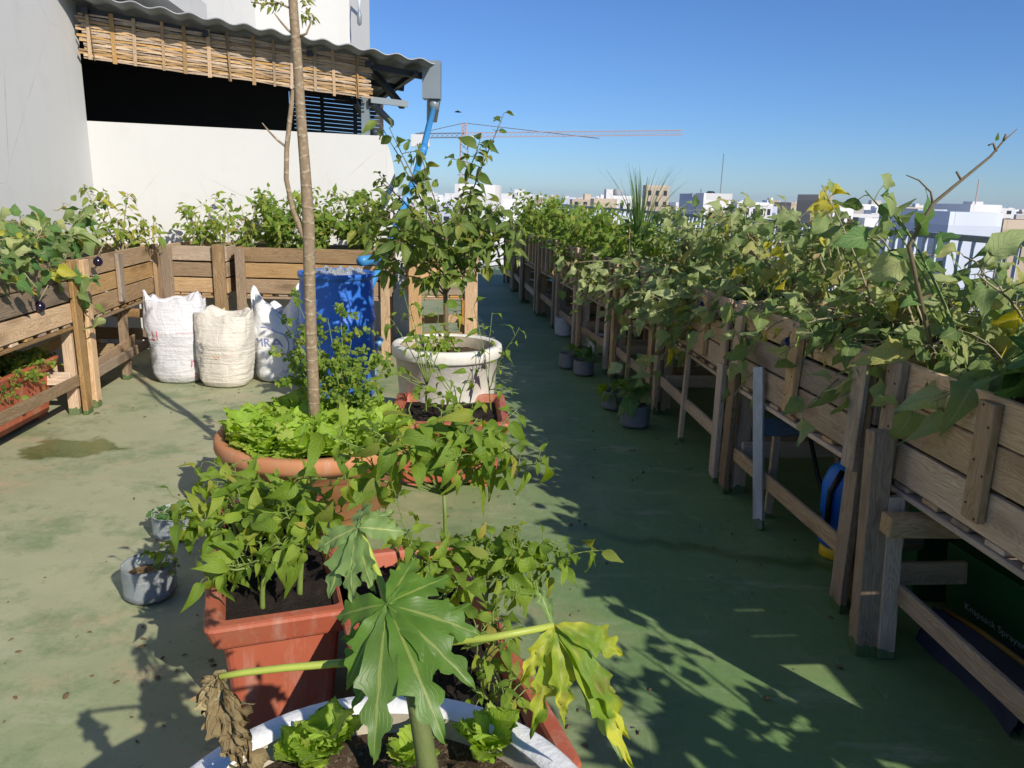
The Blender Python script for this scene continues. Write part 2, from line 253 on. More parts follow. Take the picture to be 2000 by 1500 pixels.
# ---------------------------------------------------------------- object helpers
W={}
def thing(name,base,label,cat,group=None):
    o=bpy.data.objects.new(name,None); o.empty_display_size=0.1; COL.objects.link(o)
    o.matrix_basis=Matrix.Translation(base); W[o]=o.matrix_basis.copy()
    o['label']=label; o['category']=cat
    if group: o['group']=group
    return o
def put(name,me,Mw,parent=None,mat=None,kind=None,label=None,cat=None,group=None):
    o=bpy.data.objects.new(name,me); COL.objects.link(o)
    if mat and not me.materials: me.materials.append(MATS[mat])
    if parent is not None:
        o.parent=parent; o.matrix_basis=W[parent].inverted()@Mw
    else: o.matrix_basis=Mw
    W[o]=Mw.copy()
    if kind: o['kind']=kind
    if label: o['label']=label
    if cat: o['category']=cat
    if group: o['group']=group
    return o
class MB:
    def __init__(s): s.v=[]; s.f=[]; s.uv=None
    def quadstrip(s,rings,closed=True,cap=True):
        n=len(rings[0]); b=len(s.v)
        for r in rings: s.v.extend([tuple(x) for x in r])
        m=n if closed else n-1
        for i in range(len(rings)-1):
            for j in range(m):
                k=(j+1)%n; s.f.append((b+i*n+j,b+i*n+k,b+(i+1)*n+k,b+(i+1)*n+j))
        if cap and closed:
            s.f.append(tuple(b+j for j in range(n))[::-1]); e=b+(len(rings)-1)*n; s.f.append(tuple(e+j for j in range(n)))
    def tube(s,pts,radii,n=6,cap=True):
        pts=[Vector(p) for p in pts]; rings=[]; ref=Vector((0.3,0.2,0.9)); prev=None
        for i,p in enumerate(pts):
            t=(pts[min(i+1,len(pts)-1)]-pts[max(i-1,0)])
            t=t.normalized() if t.length>1e-9 else Vector((0,0,1))
            if prev is None:
                a=t.cross(Vector((1,0,0)) if abs(t.x)<0.8 else Vector((0,1,0))).normalized()
            else:
                a=(prev-t*prev.dot(t)); a=a.normalized() if a.length>1e-6 else t.orthogonal().normalized()
            prev=a; b=t.cross(a); r=radii[i] if isinstance(radii,(list,tuple)) else radii
            rings.append([p+(a*math.cos(q)+b*math.sin(q))*r for q in [2*math.pi*j/n for j in range(n)]])
        s.quadstrip(rings,True,cap)
    def box(s,c,d):
        x,y,z=d[0]/2,d[1]/2,d[2]/2; b=len(s.v)
        for i in (-1,1):
            for j in (-1,1):
                for k in (-1,1): s.v.append((c[0]+i*x,c[1]+j*y,c[2]+k*z))
        for q in ((0,1,3,2),(4,6,7,5),(0,4,5,1),(2,3,7,6),(0,2,6,4),(1,5,7,3)): s.f.append(tuple(b+a for a in q))
    def mesh(s,name,off=Vector((0,0,0)),smooth=False):
        me=bpy.data.meshes.new(name); me.from_pydata([(x-off.x,y-off.y,z-off.z) for x,y,z in s.v],[],s.f); 
        if smooth: me.polygons.foreach_set('use_smooth',[True]*len(me.polygons))
        me.update(); return me
    def build(s,name,mat,parent=None,smooth=False,**k):
        if parent is not None:
            root=W[parent].translation; me=s.mesh(name,root,smooth); return put(name,me,Matrix.Translation(root),parent,mat,**k)
        c=Vector((0,0,0))
        if s.v: c=Vector((sum(v[0] for v in s.v)/len(s.v),sum(v[1] for v in s.v)/len(s.v),min(v[2] for v in s.v)))
        me=s.mesh(name,c,smooth); return put(name,me,Matrix.Translation(c),None,mat,**k)
def basis(x,y,z,loc):
    m=Matrix((x,y,z)).transposed().to_4x4(); m.translation=loc; return m
def bevbox(l,w,t,bev=0.003,jit=0.0,rng=None):
    bm=bmesh.new(); bmesh.ops.create_cube(bm,size=1)
    for v in bm.verts: v.co=Vector((v.co.x*l,v.co.y*w,v.co.z*t))
    if jit and rng:
        for v in bm.verts: v.co+=Vector((rng.uniform(-jit,jit)*1.5,rng.uniform(-jit,jit),rng.uniform(-jit,jit)*0.5))
    if bev: bmesh.ops.bevel(bm,geom=list(bm.edges),offset=bev,segments=1,affect='EDGES')
    me=bpy.data.meshes.new('board'); bm.to_mesh(me); bm.free(); return me
RW=random.Random(5)
def beam(name,p0,p1,width,thick,parent,mat='wood',face=(0,-1,0),bev=0.003,jit=0.002,**k):
    """board from p0 to p1; `width` lies across, `thick` along the face normal"""
    p0=Vector(p0); p1=Vector(p1); x=(p1-p0); L=x.length; x.normalize(); z=Vector(face); z=(z-x*z.dot(x)).normalized(); y=z.cross(x)
    me=bevbox(L,width,thick,bev,jit,RW)
    return put(name,me,basis(x,y,z,(p0+p1)/2),parent,mat,**k)
def lathe(prof,n=40,center=(0,0,0),wob=0.0,seed=0,closed_bottom=True,sx=1,sy=1,rot=0):
    m=MB(); rings=[]
    for r,z in prof:
        ring=[]
        for j in range(n):
            a=2*math.pi*j/n+rot; k=1+wob*noise.noise(Vector((math.cos(a)*1.5+seed,math.sin(a)*1.5,z*6)))
            ring.append((center[0]+r*k*sx*math.cos(a),center[1]+r*k*sy*math.sin(a),center[2]+z))
        rings.append(ring)
    m.quadstrip(rings,True,False)
    if closed_bottom: m.f.append(tuple(range(n))[::-1])
    return m
def soil_patch(name,poly_fn,z,parent,mat='soil',n=26,amp=0.018,seed=0):
    """poly_fn(s,t) s,t in -1..1 -> x,y"""
    m=MB()
    for i in range(n+1):
        for j in range(n+1):
            s=-1+2*i/n; q=-1+2*j/n; x,y=poly_fn(s,q)
            e=1-max(abs(s),abs(q))**6
            h=noise.noise(Vector((x*14+seed,y*14,0)))*amp+noise.noise(Vector((x*45,y*45+seed,3)))*amp*0.7+noise.noise(Vector((x*110,y*110+seed,7)))*amp*0.35
            m.v.append((x,y,z+h*e))
    for i in range(n):
        for j in range(n):
            a=i*(n+1)+j; m.f.append((a,a+n+1,a+n+2,a+1))
    return m.build(name,mat,parent,True,kind='stuff')
def disc_fn(c,r):
    def f(s,t):
        d=max(abs(s),abs(t)); l=math.hypot(s,t) or 1; return c[0]+s/l*d*r,c[1]+t/l*d*r
    return f

# ---------------------------------------------------------------- leaves
def leafmesh(name,prof,mat,rows=8,cols=4,fold=0.25,curl=0.25,wave=0.05,seed=0,twist=0.0):
    rng=random.Random(seed); v=[];f=[];uv=[]; ph=rng.uniform(0,6)
    for i in range(rows+1):
        t=i/rows; w=prof(t)
        for j in range(cols+1):
            s=-1+2*j/cols; x=s*w*(1+0.05*rng.uniform(-1,1)); 
            z=fold*abs(x)-curl*t*t+wave*math.sin(t*9+ph+s*1.3)*abs(s); y=t-0.12*curl*t*t+(-0.05*abs(s) if 0<t<1 else 0)
            a=twist*t; v.append((x*math.cos(a)-z*math.sin(a),y,z*math.cos(a)+x*math.sin(a))); uv.append((0.5+s*0.5,t))
    for i in range(rows):
        for j in range(cols):
            a=i*(cols+1)+j; f.append((a,a+1,a+cols+2,a+cols+1))
    me=bpy.data.meshes.new(name); me.from_pydata(v,[],f); l=me.uv_layers.new(name='UVMap')
    for lp in me.loops: l.data[lp.index].uv=uv[lp.vertex_index]
    me.polygons.foreach_set('use_smooth',[True]*len(me.polygons)); me.materials.append(MATS[mat]); return me
def ovate(wd,p=0.75,acu=1.15):
    def f(t): return max(0.004,wd*(math.sin(math.pi*min(1,t)**p))**acu)
    return f
def lobed(wd):
    def f(t):
        b=wd*max(0,math.sin(math.pi*t**0.68))**0.85
        return max(0.004,b*(1+0.11*math.sin(t*6.28*2.6+0.6)))
    return f
LS={}
def leafset(key,prof,mat,n=5,**k):
    out=[]
    for i in range(n):
        kk=dict(k); rng=random.Random(i*7+len(key))
        for q in ('fold','curl'): kk[q]=kk.get(q,0.25)*rng.uniform(0.3,1.7)+(rng.uniform(-0.1,0.1))
        kk['twist']=rng.uniform(-0.5,0.5); out.append(leafmesh('leaf_'+key,prof,mat,seed=i,**kk))
    LS[key]=out
leafset('eggplant',lobed(0.36),'leaf_eggplant',10,rows=11,cols=6,fold=0.6,curl=0.7,wave=0.11)
leafset('eggplant_young',lobed(0.36),'leaf_eggplant_young',5,rows=10,cols=4,fold=0.3,curl=0.35,wave=0.05)
leafset('yellow',lobed(0.34),'leaf_yellow',4,rows=8,cols=4,fold=0.7,curl=0.45,wave=0.08)
leafset('dry',ovate(0.22),'leaf_dry',4,rows=6,cols=4,fold=1.3,curl=0.6,wave=0.12)
leafset('pepper',ovate(0.27,0.70,0.95),'leaf_pepper',9,rows=9,cols=4,fold=0.5,curl=0.6,wave=0.055)
leafset('citrus',ovate(0.24,0.9,0.8),'leaf_citrus',5,rows=6,cols=4,fold=0.5,curl=0.3,wave=0.02)
leafset('bush',ovate(0.24,0.75),'leaf_bush',5,rows=5,cols=2,fold=0.4,curl=0.4,wave=0.03)
leafset('wilt',ovate(0.22,0.75),'leaf_wilt',5,rows=5,cols=2,fold=0.6,curl=0.6,wave=0.05)
leafset('round',ovate(0.40,0.85,0.6),'leaf_bush',4,rows=4,cols=2,fold=0.3,curl=0.2,wave=0.02)
def leafM(p,d,n,size,wscale=1.0):
    y=Vector(d).normalized(); z=Vector(n); z=(z-y*z.dot(y)); z=z.normalized() if z.length>1e-5 else y.orthogonal().normalized(); x=y.cross(z)
    m=Matrix((x*size*wscale,y*size,z*size)).transposed().to_4x4(); m.translation=p; return m
def rvec(rng): 
    while True:
        v=Vector((rng.uniform(-1,1),rng.uniform(-1,1),rng.uniform(-1,1)))
        if 0.05<v.length<1: return v.normalized()
def bez(a,b,c,t): return a*(1-t)**2+b*2*t*(1-t)+c*t*t
class Plant:
    def __init__(s,name,base,label,cat='plant',group=None,seed=0,single=True,stem='stem_green',limit=300,parent=None):
        s.root=parent or thing(name,Vector(base),label,cat,group); s.base=Vector(base); s.rng=random.Random(seed); s.stem=MB(); s.n=0
        s.single=single; s.stemmat=stem; s.limit=limit; s.jv=[]; s.jf=[]; s.juv=[]; s.jm=[]; s.mats=[]
    def leaf(s,me,M):
        if s.single and s.n<s.limit:
            o=bpy.data.objects.new('leaf',me); COL.objects.link(o); o.parent=s.root; o.matrix_basis=Matrix.Translation(-s.base)@M; s.n+=1
        else:
            T=Matrix.Translation(-s.base)@M; b=len(s.jv); m=me.materials[0].name
            if m not in s.mats: s.mats.append(m)
            mi=s.mats.index(m); s.jv.extend([tuple(T@v.co) for v in me.vertices]); ul=me.uv_layers[0].data
            for p in me.polygons:
                s.jf.append(tuple(b+i for i in p.vertices)); s.jm.append(mi); s.juv.extend([tuple(ul[i].uv) for i in p.loop_indices])
    def path(s,a,c,b,r0,r1,seg=8,n=6,wig=0.0):
        a,c,b=Vector(a),Vector(c),Vector(b); pts=[]
        for i in range(seg+1):
            t=i/seg; p=bez(a,c,b,t)
            if wig and 0<i: p=p+rvec(s.rng)*wig
            pts.append(p)
        s.stem.tube(pts,[r0+(r1-r0)*i/seg for i in range(seg+1)],n,True)
        def f(t):
            q=min(max(t,0),1)*seg; i=min(int(q),seg-1); return pts[i].lerp(pts[i+1],q-i)
        return f
    def leaves(s,f,t0,t1,n,keys,size,droop=0.3,pet=0.03,up=0.6,spread=1.0,jit=0.6,out=None):
        rng=s.rng; az=rng.uniform(0,6.28)
        for i in range(n):
            t=t0+(t1-t0)*(i+rng.uniform(0.1,0.9))/n; p=f(t); tan=(f(min(1,t+0.08))-f(max(0,t-0.08))); tan=tan.normalized() if tan.length>1e-6 else Vector((0,0,1))
            az+=2.4+rng.uniform(-0.5,0.5); a=tan.orthogonal().normalized(); b=tan.cross(a)
            d=(a*math.cos(az)+b*math.sin(az))*spread+tan*0.45+rvec(rng)*0.25
            if out is not None: d+=Vector(out)
            d.z-=droop*rng.uniform(0.4,1.5); d.normalize()
            q=p+ (d+Vector((0,0,0.35)))*pet*rng.uniform(0.6,1.3)
            if pet>0.008: s.stem.tube([p,p.lerp(q,0.5)+Vector((0,0,pet*0.12)),q],[0.0022,0.0016,0.0012],4,False)
            nrm=Vector((0,0,up*0.6))+SDIR*0.85+rvec(rng)*jit
            k=keys if isinstance(keys,str) else rng.choices([x[0] for x in keys],[x[1] for x in keys])[0]
            s.leaf(rng.choice(LS[k]),leafM(q,d,nrm,size*rng.uniform(0.42,1.32),rng.uniform(0.8,1.15)))
    def twig(s,f,t,L,keys,size,n,dirv=None,r=0.003,droop=0.3,sag=0.0,**k):
        p=f(t); d=rvec(s.rng) if dirv is None else Vector(dirv)+rvec(s.rng)*0.5
        if dirv is None: d.z=abs(d.z)*0.6+0.1
        d.normalize(); e=p+d*L; e.z-=sag*L; g=s.path(p,p+d*L*0.5+Vector((0,0,0.1*L)),e,r,r*0.45,5,5)
        s.leaves(g,0.15,1.02,n,keys,size,droop,**k); return g
    def done(s):
        if s.stem.v: s.stem.build('stem',s.stemmat,s.root,True)
        if s.jv:
            me=bpy.data.meshes.new('foliage'); me.from_pydata(s.jv,[],s.jf); l=me.uv_layers.new(name='UVMap')
            l.data.foreach_set('uv',[c for q in s.juv for c in q]); 
            for m in s.mats: me.materials.append(MATS[m])
            me.polygons.foreach_set('material_index',s.jm); me.polygons.foreach_set('use_smooth',[True]*len(me.polygons)); me.update()
            put('foliage',me,Matrix.Translation(s.base),s.root,kind='stuff')
        return s.root
def textmesh(txt,size=1.0,extr=0.0):
    cu=bpy.data.curves.new('lettering','FONT'); cu.body=txt; cu.size=size; cu.align_x='CENTER'; cu.align_y='CENTER'; cu.extrude=extr; cu.resolution_u=3
    o=bpy.data.objects.new('lettering',cu); COL.objects.link(o); dg=bpy.context.evaluated_depsgraph_get(); dg.update()
    me=bpy.data.meshes.new_from_object(o.evaluated_get(dg)); bpy.data.objects.remove(o); bpy.data.curves.remove(cu); me.materials.clear(); return me

# ================================================================= SETTING
m=MB(); S=5000; m.v=[(-S,-S,-16),(S,-S,-16),(S,S,-16),(-S,S,-16)]; m.f=[(0,1,2,3)]
m.build('ground','city_ground',kind='structure')
# right edge of the terrace follows a curve; FRONT(y) is the front face of the right-hand planters
FP=[(-2.2,1.90),(1.3,1.50),(2.59,1.40),(2.79,1.375),(4.18,1.225),(5.8,1.11),(6.92,0.90),(8.24,0.69),(9.36,0.52),(11.85,0.12),(14.67,-0.2),(18,-0.5)]
def FRONT(y):
    for (a,xa),(b,xb) in zip(FP,FP[1:]):
        if y<=b: return xa+(xb-xa)*(y-a)/(b-a)
    return FP[-1][1]
# terrace floor slab
m=MB(); ys=[-4+0.5*i for i in range(45)]; 
top=[(FRONT(max(y,-2.2))+1.25,y,0) for y in ys]
for p in top: m.v+= [(-9,p[1],0),p]
n=len(ys)
for i in range(n-1): m.f.append((2*i,2*i+1,2*i+3,2*i+2))
b=len(m.v)
for p in top: m.v+= [(-9,p[1],-0.4),(p[0],p[1],-0.4)]
for i in range(n-1):
    m.f.append((b+2*i,b+2*i+2,b+2*i+3,b+2*i+1)); m.f.append((2*i+1,b+2*i+1,b+2*i+3,2*i+3))
m.build('floor','floor_paint',kind='structure')
# storeys of the house below the terrace
m=MB(); v=[(-8.9,-3.9,0),(2.9,-3.9,0)]+[(FRONT(max(y,-2.2))+1.1,y,0) for y in (-1,1.3,4.2,5.8,8.2,11.8,14.7,17.9)]+[(-8.9,17.9,0)]
for z in (-16,-0.402): m.v+=[(x,y,z) for x,y,_ in v]
n=len(v)
for i in range(n): j=(i+1)%n; m.f.append((i,j,n+j,n+i))
o=m.build('house_body','city_white',kind='structure')

# ---- house wall on the left and parapet at the back
A=Vector((-4.08,7.6,0)); B=Vector((-1.40,8.49,0)); AB=(B-A).normalized(); NB=Vector((-AB.y,AB.x,0))   # NB points away from the camera
def prism(name,pts,z0,z1,mat,parent=None,**k):
    m=MB(); n=len(pts); zt=z1 if isinstance(z1,(list,tuple)) else [z1]*n
    m.v=[(p[0],p[1],z0) for p in pts]+[(p[0],p[1],z) for p,z in zip(pts,zt)]
    m.f=[tuple(range(n))[::-1],tuple(range(n,2*n))]+[(i,(i+1)%n,n+(i+1)%n,n+i) for i in range(n)]
    return m.build(name,mat,parent,**k)
prism('house_wall',[(-3.42,1.0),(-4.08,7.6),(-4.55,7.63),(-5.7,9.6),(-6.2,9.6),(-4.6,1.0)],0,4.6,'white_wall',label='tall plain white house wall at the left edge, behind the left planter',cat='wall')
p4=[A-AB*0.2,B,B+NB*0.16,A-AB*0.2+NB*0.16]
prism('parapet_wall',[(p.x,p.y) for p in p4],0,2.17,'white_wall',label='sunlit white parapet wall behind the back planter, below the bamboo blind',cat='wall')
# side return with curved top
m=MB(); C0=B+AB*0.004; prof=[]
for i in range(13):
    a=i/12; prof.append((0.55*a,2.10-1.05*math.sin(a*math.pi/2)**1.6))
for off in (0.02,0.15):
    for x,z in prof:
        q=C0+AB*x*0.55+NB*(off+x*0.3); m.v.append((q.x,q.y,z))
    for x,z in prof:
        q=C0+AB*x*0.55+NB*(off+x*0.3); m.v.append((q.x,q.y,0))
n=13
for k in (0,1):
    b=k*2*n
    for i in range(n-1): m.f.append((b+i,b+i+1,b+n+i+1,b+n+i) if k==0 else (b+i,b+n+i,b+n+i+1,b+i+1))
for i in range(n-1): m.f.append((i,2*n+i,2*n+i+1,i+1))
m.f.append((n-1,2*n+n-1,3*n+n-1,n+n-1)); m.f.append((0,n,3*n,2*n))
m.build('curved_wall','white_wall',label='white wall end with a curved falling top, right of the parapet',cat='wall')
# ---- covered terrace behind the parapet : roof, steel, dark room
T=thing('porch_roof',Vector((-2.6,9.5,0)),'grey corrugated porch roof with dark steel frame over the parapet','roof')
def pr(s,n,z): q=A+AB*s+NB*n; return Vector((q.x,q.y,z))
LR=3.25
m=MB(); ns=120; 
for k,dz in ((0,0.0),(1,-0.012)):
    for i in range(ns+1):
        s=-0.05+(LR+0.05)*i/ns; z=3.215-0.105*s+0.016*math.sin(s*2*math.pi/0.235)+dz
        for nn in (-0.42,1.2,3.2): q=pr(s,nn,z-0.0); m.v.append(tuple(q))
for k in (0,1):
    b=k*(ns+1)*3
    for i in range(ns):
        for j in (0,1): m.f.append((b+3*i+j,b+3*i+3+j,b+3*i+4+j,b+3*i+1+j) if k==0 else (b+3*i+j,b+3*i+1+j,b+3*i+4+j,b+3*i+3+j))
b=(ns+1)*3
for i in range(ns): m.f.append((3*i,b+3*i,b+3*i+3,3*i+3))
m.build('corrugated_sheet','roof_sheet',T,True)
def steel(name,a,b,w=0.06,t=0.06,mat='dark_steel'): return beam(name,a,b,w,t,T,mat,face=(0,0,1),bev=0,jit=0)
for nn in (-0.08,1.0,2.9): steel('purlin',pr(0.02,nn,3.12),pr(LR-0.06,nn,3.12-0.105*LR))
for s in (0.1,1.1,2.05,2.62,3.1): steel('rafter',pr(s,-0.2,3.15-0.105*s-0.035),pr(s,3.1,3.15-0.105*s-0.035),0.05,0.05)
steel('brace',pr(2.62,-0.05,2.86),pr(3.12,0.7,2.55)); steel('brace',pr(2.66,0.0,2.50),pr(3.2,1.9,2.46),0.05); steel('brace',pr(2.62,1.0,2.6),pr(3.15,2.6,2.2),0.05)
beam('crossbar',pr(2.66,-0.02,2.52),pr(3.05,-0.02,2.50),0.06,0.05,T,'grey_metal',bev=0,jit=0)
beam('post',pr(2.62,0.08,2.172),pr(2.62,0.08,2.86),0.08,0.06,T,'grey_metal',bev=0,jit=0)
steel('post',pr(2.95,1.55,0.0),pr(2.95,1.55,2.75),0.22,0.22,'dark_steel')
# porch back wall, shade put into its near-black colour
prism('dark_room_wall',[(q.x,q.y) for q in (pr(-1.7,2.4,0),pr(1.95,2.4,0),pr(1.95,2.55,0),pr(-1.7,2.55,0))],0,3.12,'porch_shade_dark',label='back wall of the covered porch under the roof, shade put into its near-black colour',cat='wall')
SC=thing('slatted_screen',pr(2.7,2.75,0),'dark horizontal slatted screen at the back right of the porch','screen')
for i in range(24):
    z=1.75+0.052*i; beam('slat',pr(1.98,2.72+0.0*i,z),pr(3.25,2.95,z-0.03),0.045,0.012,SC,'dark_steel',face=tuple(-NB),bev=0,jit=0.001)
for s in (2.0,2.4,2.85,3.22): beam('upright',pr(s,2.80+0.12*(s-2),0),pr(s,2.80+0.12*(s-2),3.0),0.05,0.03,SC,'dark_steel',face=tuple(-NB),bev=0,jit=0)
prism('porch_shade_ceiling',[(q.x,q.y) for q in (pr(-1.2,0.25,0),pr(1.95,0.25,0),pr(1.95,2.38,0),pr(-1.7,2.38,0))],2.975,2.99,'porch_shade_dark',label='near-black ceiling slab added inside the covered porch to keep sky light out',cat='ceiling')  # added slab, shuts out sky light and darkens the porch inside
# bamboo blind
BL=thing('bamboo_blind',pr(1.3,-0.1,2.6),'woven split bamboo blind hanging under the porch roof edge','blind')
rg=random.Random(3); nstr=19; L0,L1=0.03,2.64
def btop(s): return 3.095-0.072*s
for i in range(nstr):
    m=MB(); ra=[]; hz=0.0225; sag=rg.uniform(-0.003,0.003); e0=rg.uniform(-0.03,0.03); e1=rg.uniform(-0.04,0.04); ph=rg.uniform(0,6)
    for k in range(57):
        s=L0+e0+(L1+e1-L0-e0)*k/56; zc=btop(s)-0.012-i*0.0202+sag*math.sin(s*3+ph)+0.004*math.sin(s*5.1+ph*2)
        wv=0.007*math.cos((s-0.1)*math.pi/0.2+i*math.pi)
        hh=hz*(0.42+0.08*math.sin(s*7+ph)); c=pr(s,-0.12+wv,zc)
        ra.append([c+Vector((0,0,hh))-NB*0.002,c+Vector((0,0,hh))+NB*0.002,c-Vector((0,0,hh))+NB*0.002,c-Vector((0,0,hh))-NB*0.002])
    m.quadstrip(ra,True,True); o=m.build('strip','bamboo',BL)
    # put the grain along the strip
for k in range(13):
    s=0.1+0.2*k+rg.uniform(-0.03,0.03); ex=rg.choice((0,0.02,0.05)); 
    beam('slat',pr(s,-0.132,btop(s)+0.02+ex*0.5),pr(s+rg.uniform(-0.02,0.02),-0.13,btop(s)-0.39-ex*0.4),rg.uniform(0.024,0.036),0.005,BL,'bamboo',face=tuple(-NB),bev=0.001)
for s in (0.12,1.28,2.5): 
    m=MB(); m.tube([pr(s,-0.145,btop(s)+0.03),pr(s+0.02,-0.145,btop(s)-0.4)],0.004,5); m.build('cord','stem_brown',BL)
# gutter box and downpipe
G=thing('gutter_box',pr(3.28,-0.35,2.56),'grey sheet metal rain gutter box at the low end of the porch roof','gutter')
g0=gy(842,155,8.45)
m=MB(); m.box((g0.x,g0.y+0.09,g0.z),(0.185,0.18,0.37)); m.build('box','grey_metal',G)
m=MB(); m.v=[(g0.x-0.06,g0.y+0.19,g0.z-0.16),(g0.x+0.085,g0.y+0.19,g0.z-0.16),(g0.x+0.085,g0.y+0.19,g0.z+0.02),(g0.x-0.06,g0.y+0.19,g0.z+0.02)]
m.v+=[(x-0.34,y+2.9,z) for x,y,z in m.v]; m.f=[(0,1,5,4),(1,2,6,5),(3,0,4,7),(4,5,6,7)]; m.build('channel','grey_metal',G)
m=MB(); m.tube([(g0.x+0.02,g0.y+0.09,g0.z-0.17),(g0.x+0.018,g0.y+0.085,g0.z-0.30)],0.058,14); m.build('outlet','grey_metal',G,True)
PP=thing('downpipe',Vector((-1.3,6.0,0)),'blue plastic downpipe running slanted from the gutter box down to the barrel','pipe')
pts=[(g0.x+0.016,g0.y+0.08,g0.z-0.27)]+[tuple(gy(u,v,y)) for u,v,y in ((827,290,7.95),(812,340,7.65),(793,392,7.35),(770,452,6.95),(748,505,6.65),(722,562,6.38),(700,610,6.27))]
m=MB(); m.tube(pts,0.032,14); m.build('pipe','pipe_blue',PP,True)
m=MB(); a=Vector(pts[1]); d=(Vector(pts[2])-a).normalized(); m.tube([a-d*0.03,a+d*0.07],0.043,14); m.build('coupling','pipe_blue',PP,True)
m=MB(); m.tube([Vector(pts[3])-d*0.05,Vector(pts[3])+d*0.05],0.043,14); m.build('coupling','pipe_lightblue',PP,True)
m=MB(); m.tube([gy(758,490,6.62),gy(742,503,6.5),gy(722,508,6.32),gy(705,510,6.15)],0.042,12); m.build('elbow','pipe_blue',PP,True)
m=MB(); m.tube([gy(700,625,6.27),gy(696,668,6.27),gy(730,690,6.2),gy(728,760,6.15)],0.03,10); m.tube([gy(728,690,6.2),gy(745,660,6.2)],0.028,10); m.build('lower_pipe','pipe_lightblue',PP,True)
# upper white block of the house
V=[gy(330,60,9.0),gy(500,60,10.9),gy(683,60,11.4),gy(722,60,13.2)]
pts=[(v.x,v.y) for v in V]+[(-6,13.5),(-6,9.2)]
prism('upper_storey',pts,3.25,7.5,'white_wall',label='bright white upper storey of the house rising behind the porch roof',cat='building')
m=MB(); q=V[0]; m.v=[(q.x-2,q.y-0.9,3.72),(q.x+0.10,q.y-0.9,3.55),(q.x+0.35,q.y+0.2,3.30),(q.x-2,q.y+0.2,3.72)]; m.v+=[(x,y,z+0.25) for x,y,z in m.v]
m.f=[(3,2,1,0),(4,5,6,7),(0,1,5,4),(1,2,6,5),(2,3,7,6),(3,0,4,7)]; m.build('balcony_slab','grey_plaster',label='grey overhanging slab above the left end of the porch roof',cat='slab')
q=gy(703,20,11.3); LPm=thing('wall_lamp',Vector((q.x,q.y,q.z-0.2)),'small white pipe lamp fixed high on the white upper storey','lamp')
m=MB(); m.tube([(q.x+0.05,q.y+0.5,q.z+0.35),(q.x+0.03,q.y-0.02,q.z+0.28),(q.x,q.y-0.05,q.z+0.1),(q.x,q.y-0.05,q.z-0.05)],0.02,8); m.build('arm','railing_white',LPm,True)
m=lathe([(0.02,0.0),(0.035,-0.05),(0.03,-0.15),(0.012,-0.17)],12,(q.x,q.y-0.05,q.z-0.03),closed_bottom=False); m.build('shade','grey_metal',LPm,True)

# ---- outer parapet and railing on the right
def RB(y,off): return Vector((FRONT(y)+off,y,0))
m=MB(); ys=[-2.2,-1,0.2,1.3,2.6,4.18,5.8,6.92,8.24,9.36,10.6,11.85,13.2,14.67,16.5]
for y in ys:
    a=FRONT(y); m.v+=[(a+0.93,y,0),(a+0.93,y,1.0),(a+1.10,y,1.0),(a+1.10,y,0)]
for i in range(len(ys)-1):
    b=4*i
    for j in range(4): m.f.append((b+j,b+(j+1)%4,b+4+(j+1)%4,b+4+j))
m.f.append((0,3,2,1)); b=4*(len(ys)-1); m.f.append((b,b+1,b+2,b+3))
m.build('edge_parapet','white_wall',label='low pale parapet wall along the roof edge behind the right planters',cat='wall')
RL=thing('railing',Vector((2.4,4,1.0)),'railing of upright pale blue-white fins along the roof edge on the right','railing')
fin=bevbox(0.43,0.075,0.014,0.002); fin.materials.append(MATS['railing_white'])
y=-1.8
while y<15.5:
    tan=Vector((FRONT(y+0.1)-FRONT(y-0.1),0.2,0)).normalized(); x=Vector((0,0,1)); z=Vector((tan.y,-tan.x,0)); ang=R(42); yy=tan*math.cos(ang)+z*math.sin(ang); zz=x.cross(yy)
    put('fin',fin,basis(x,yy,zz,RB(y,1.015)+Vector((0,0,1.225))),RL); y+=0.098 if y<9 else 0.2
for z,w,mt in ((1.455,0.05,'grey_metal'),(1.008,0.04,'railing_white')):
    for a,b in zip(ys[:-1],ys[1:]):
        beam('rail',RB(a,1.015)+Vector((0,0,z)),RB(b,1.015)+Vector((0,0,z)),w,0.03 if z>1.2 else 0.014,RL,mt,face=(0,0,1),bev=0.002,jit=0)

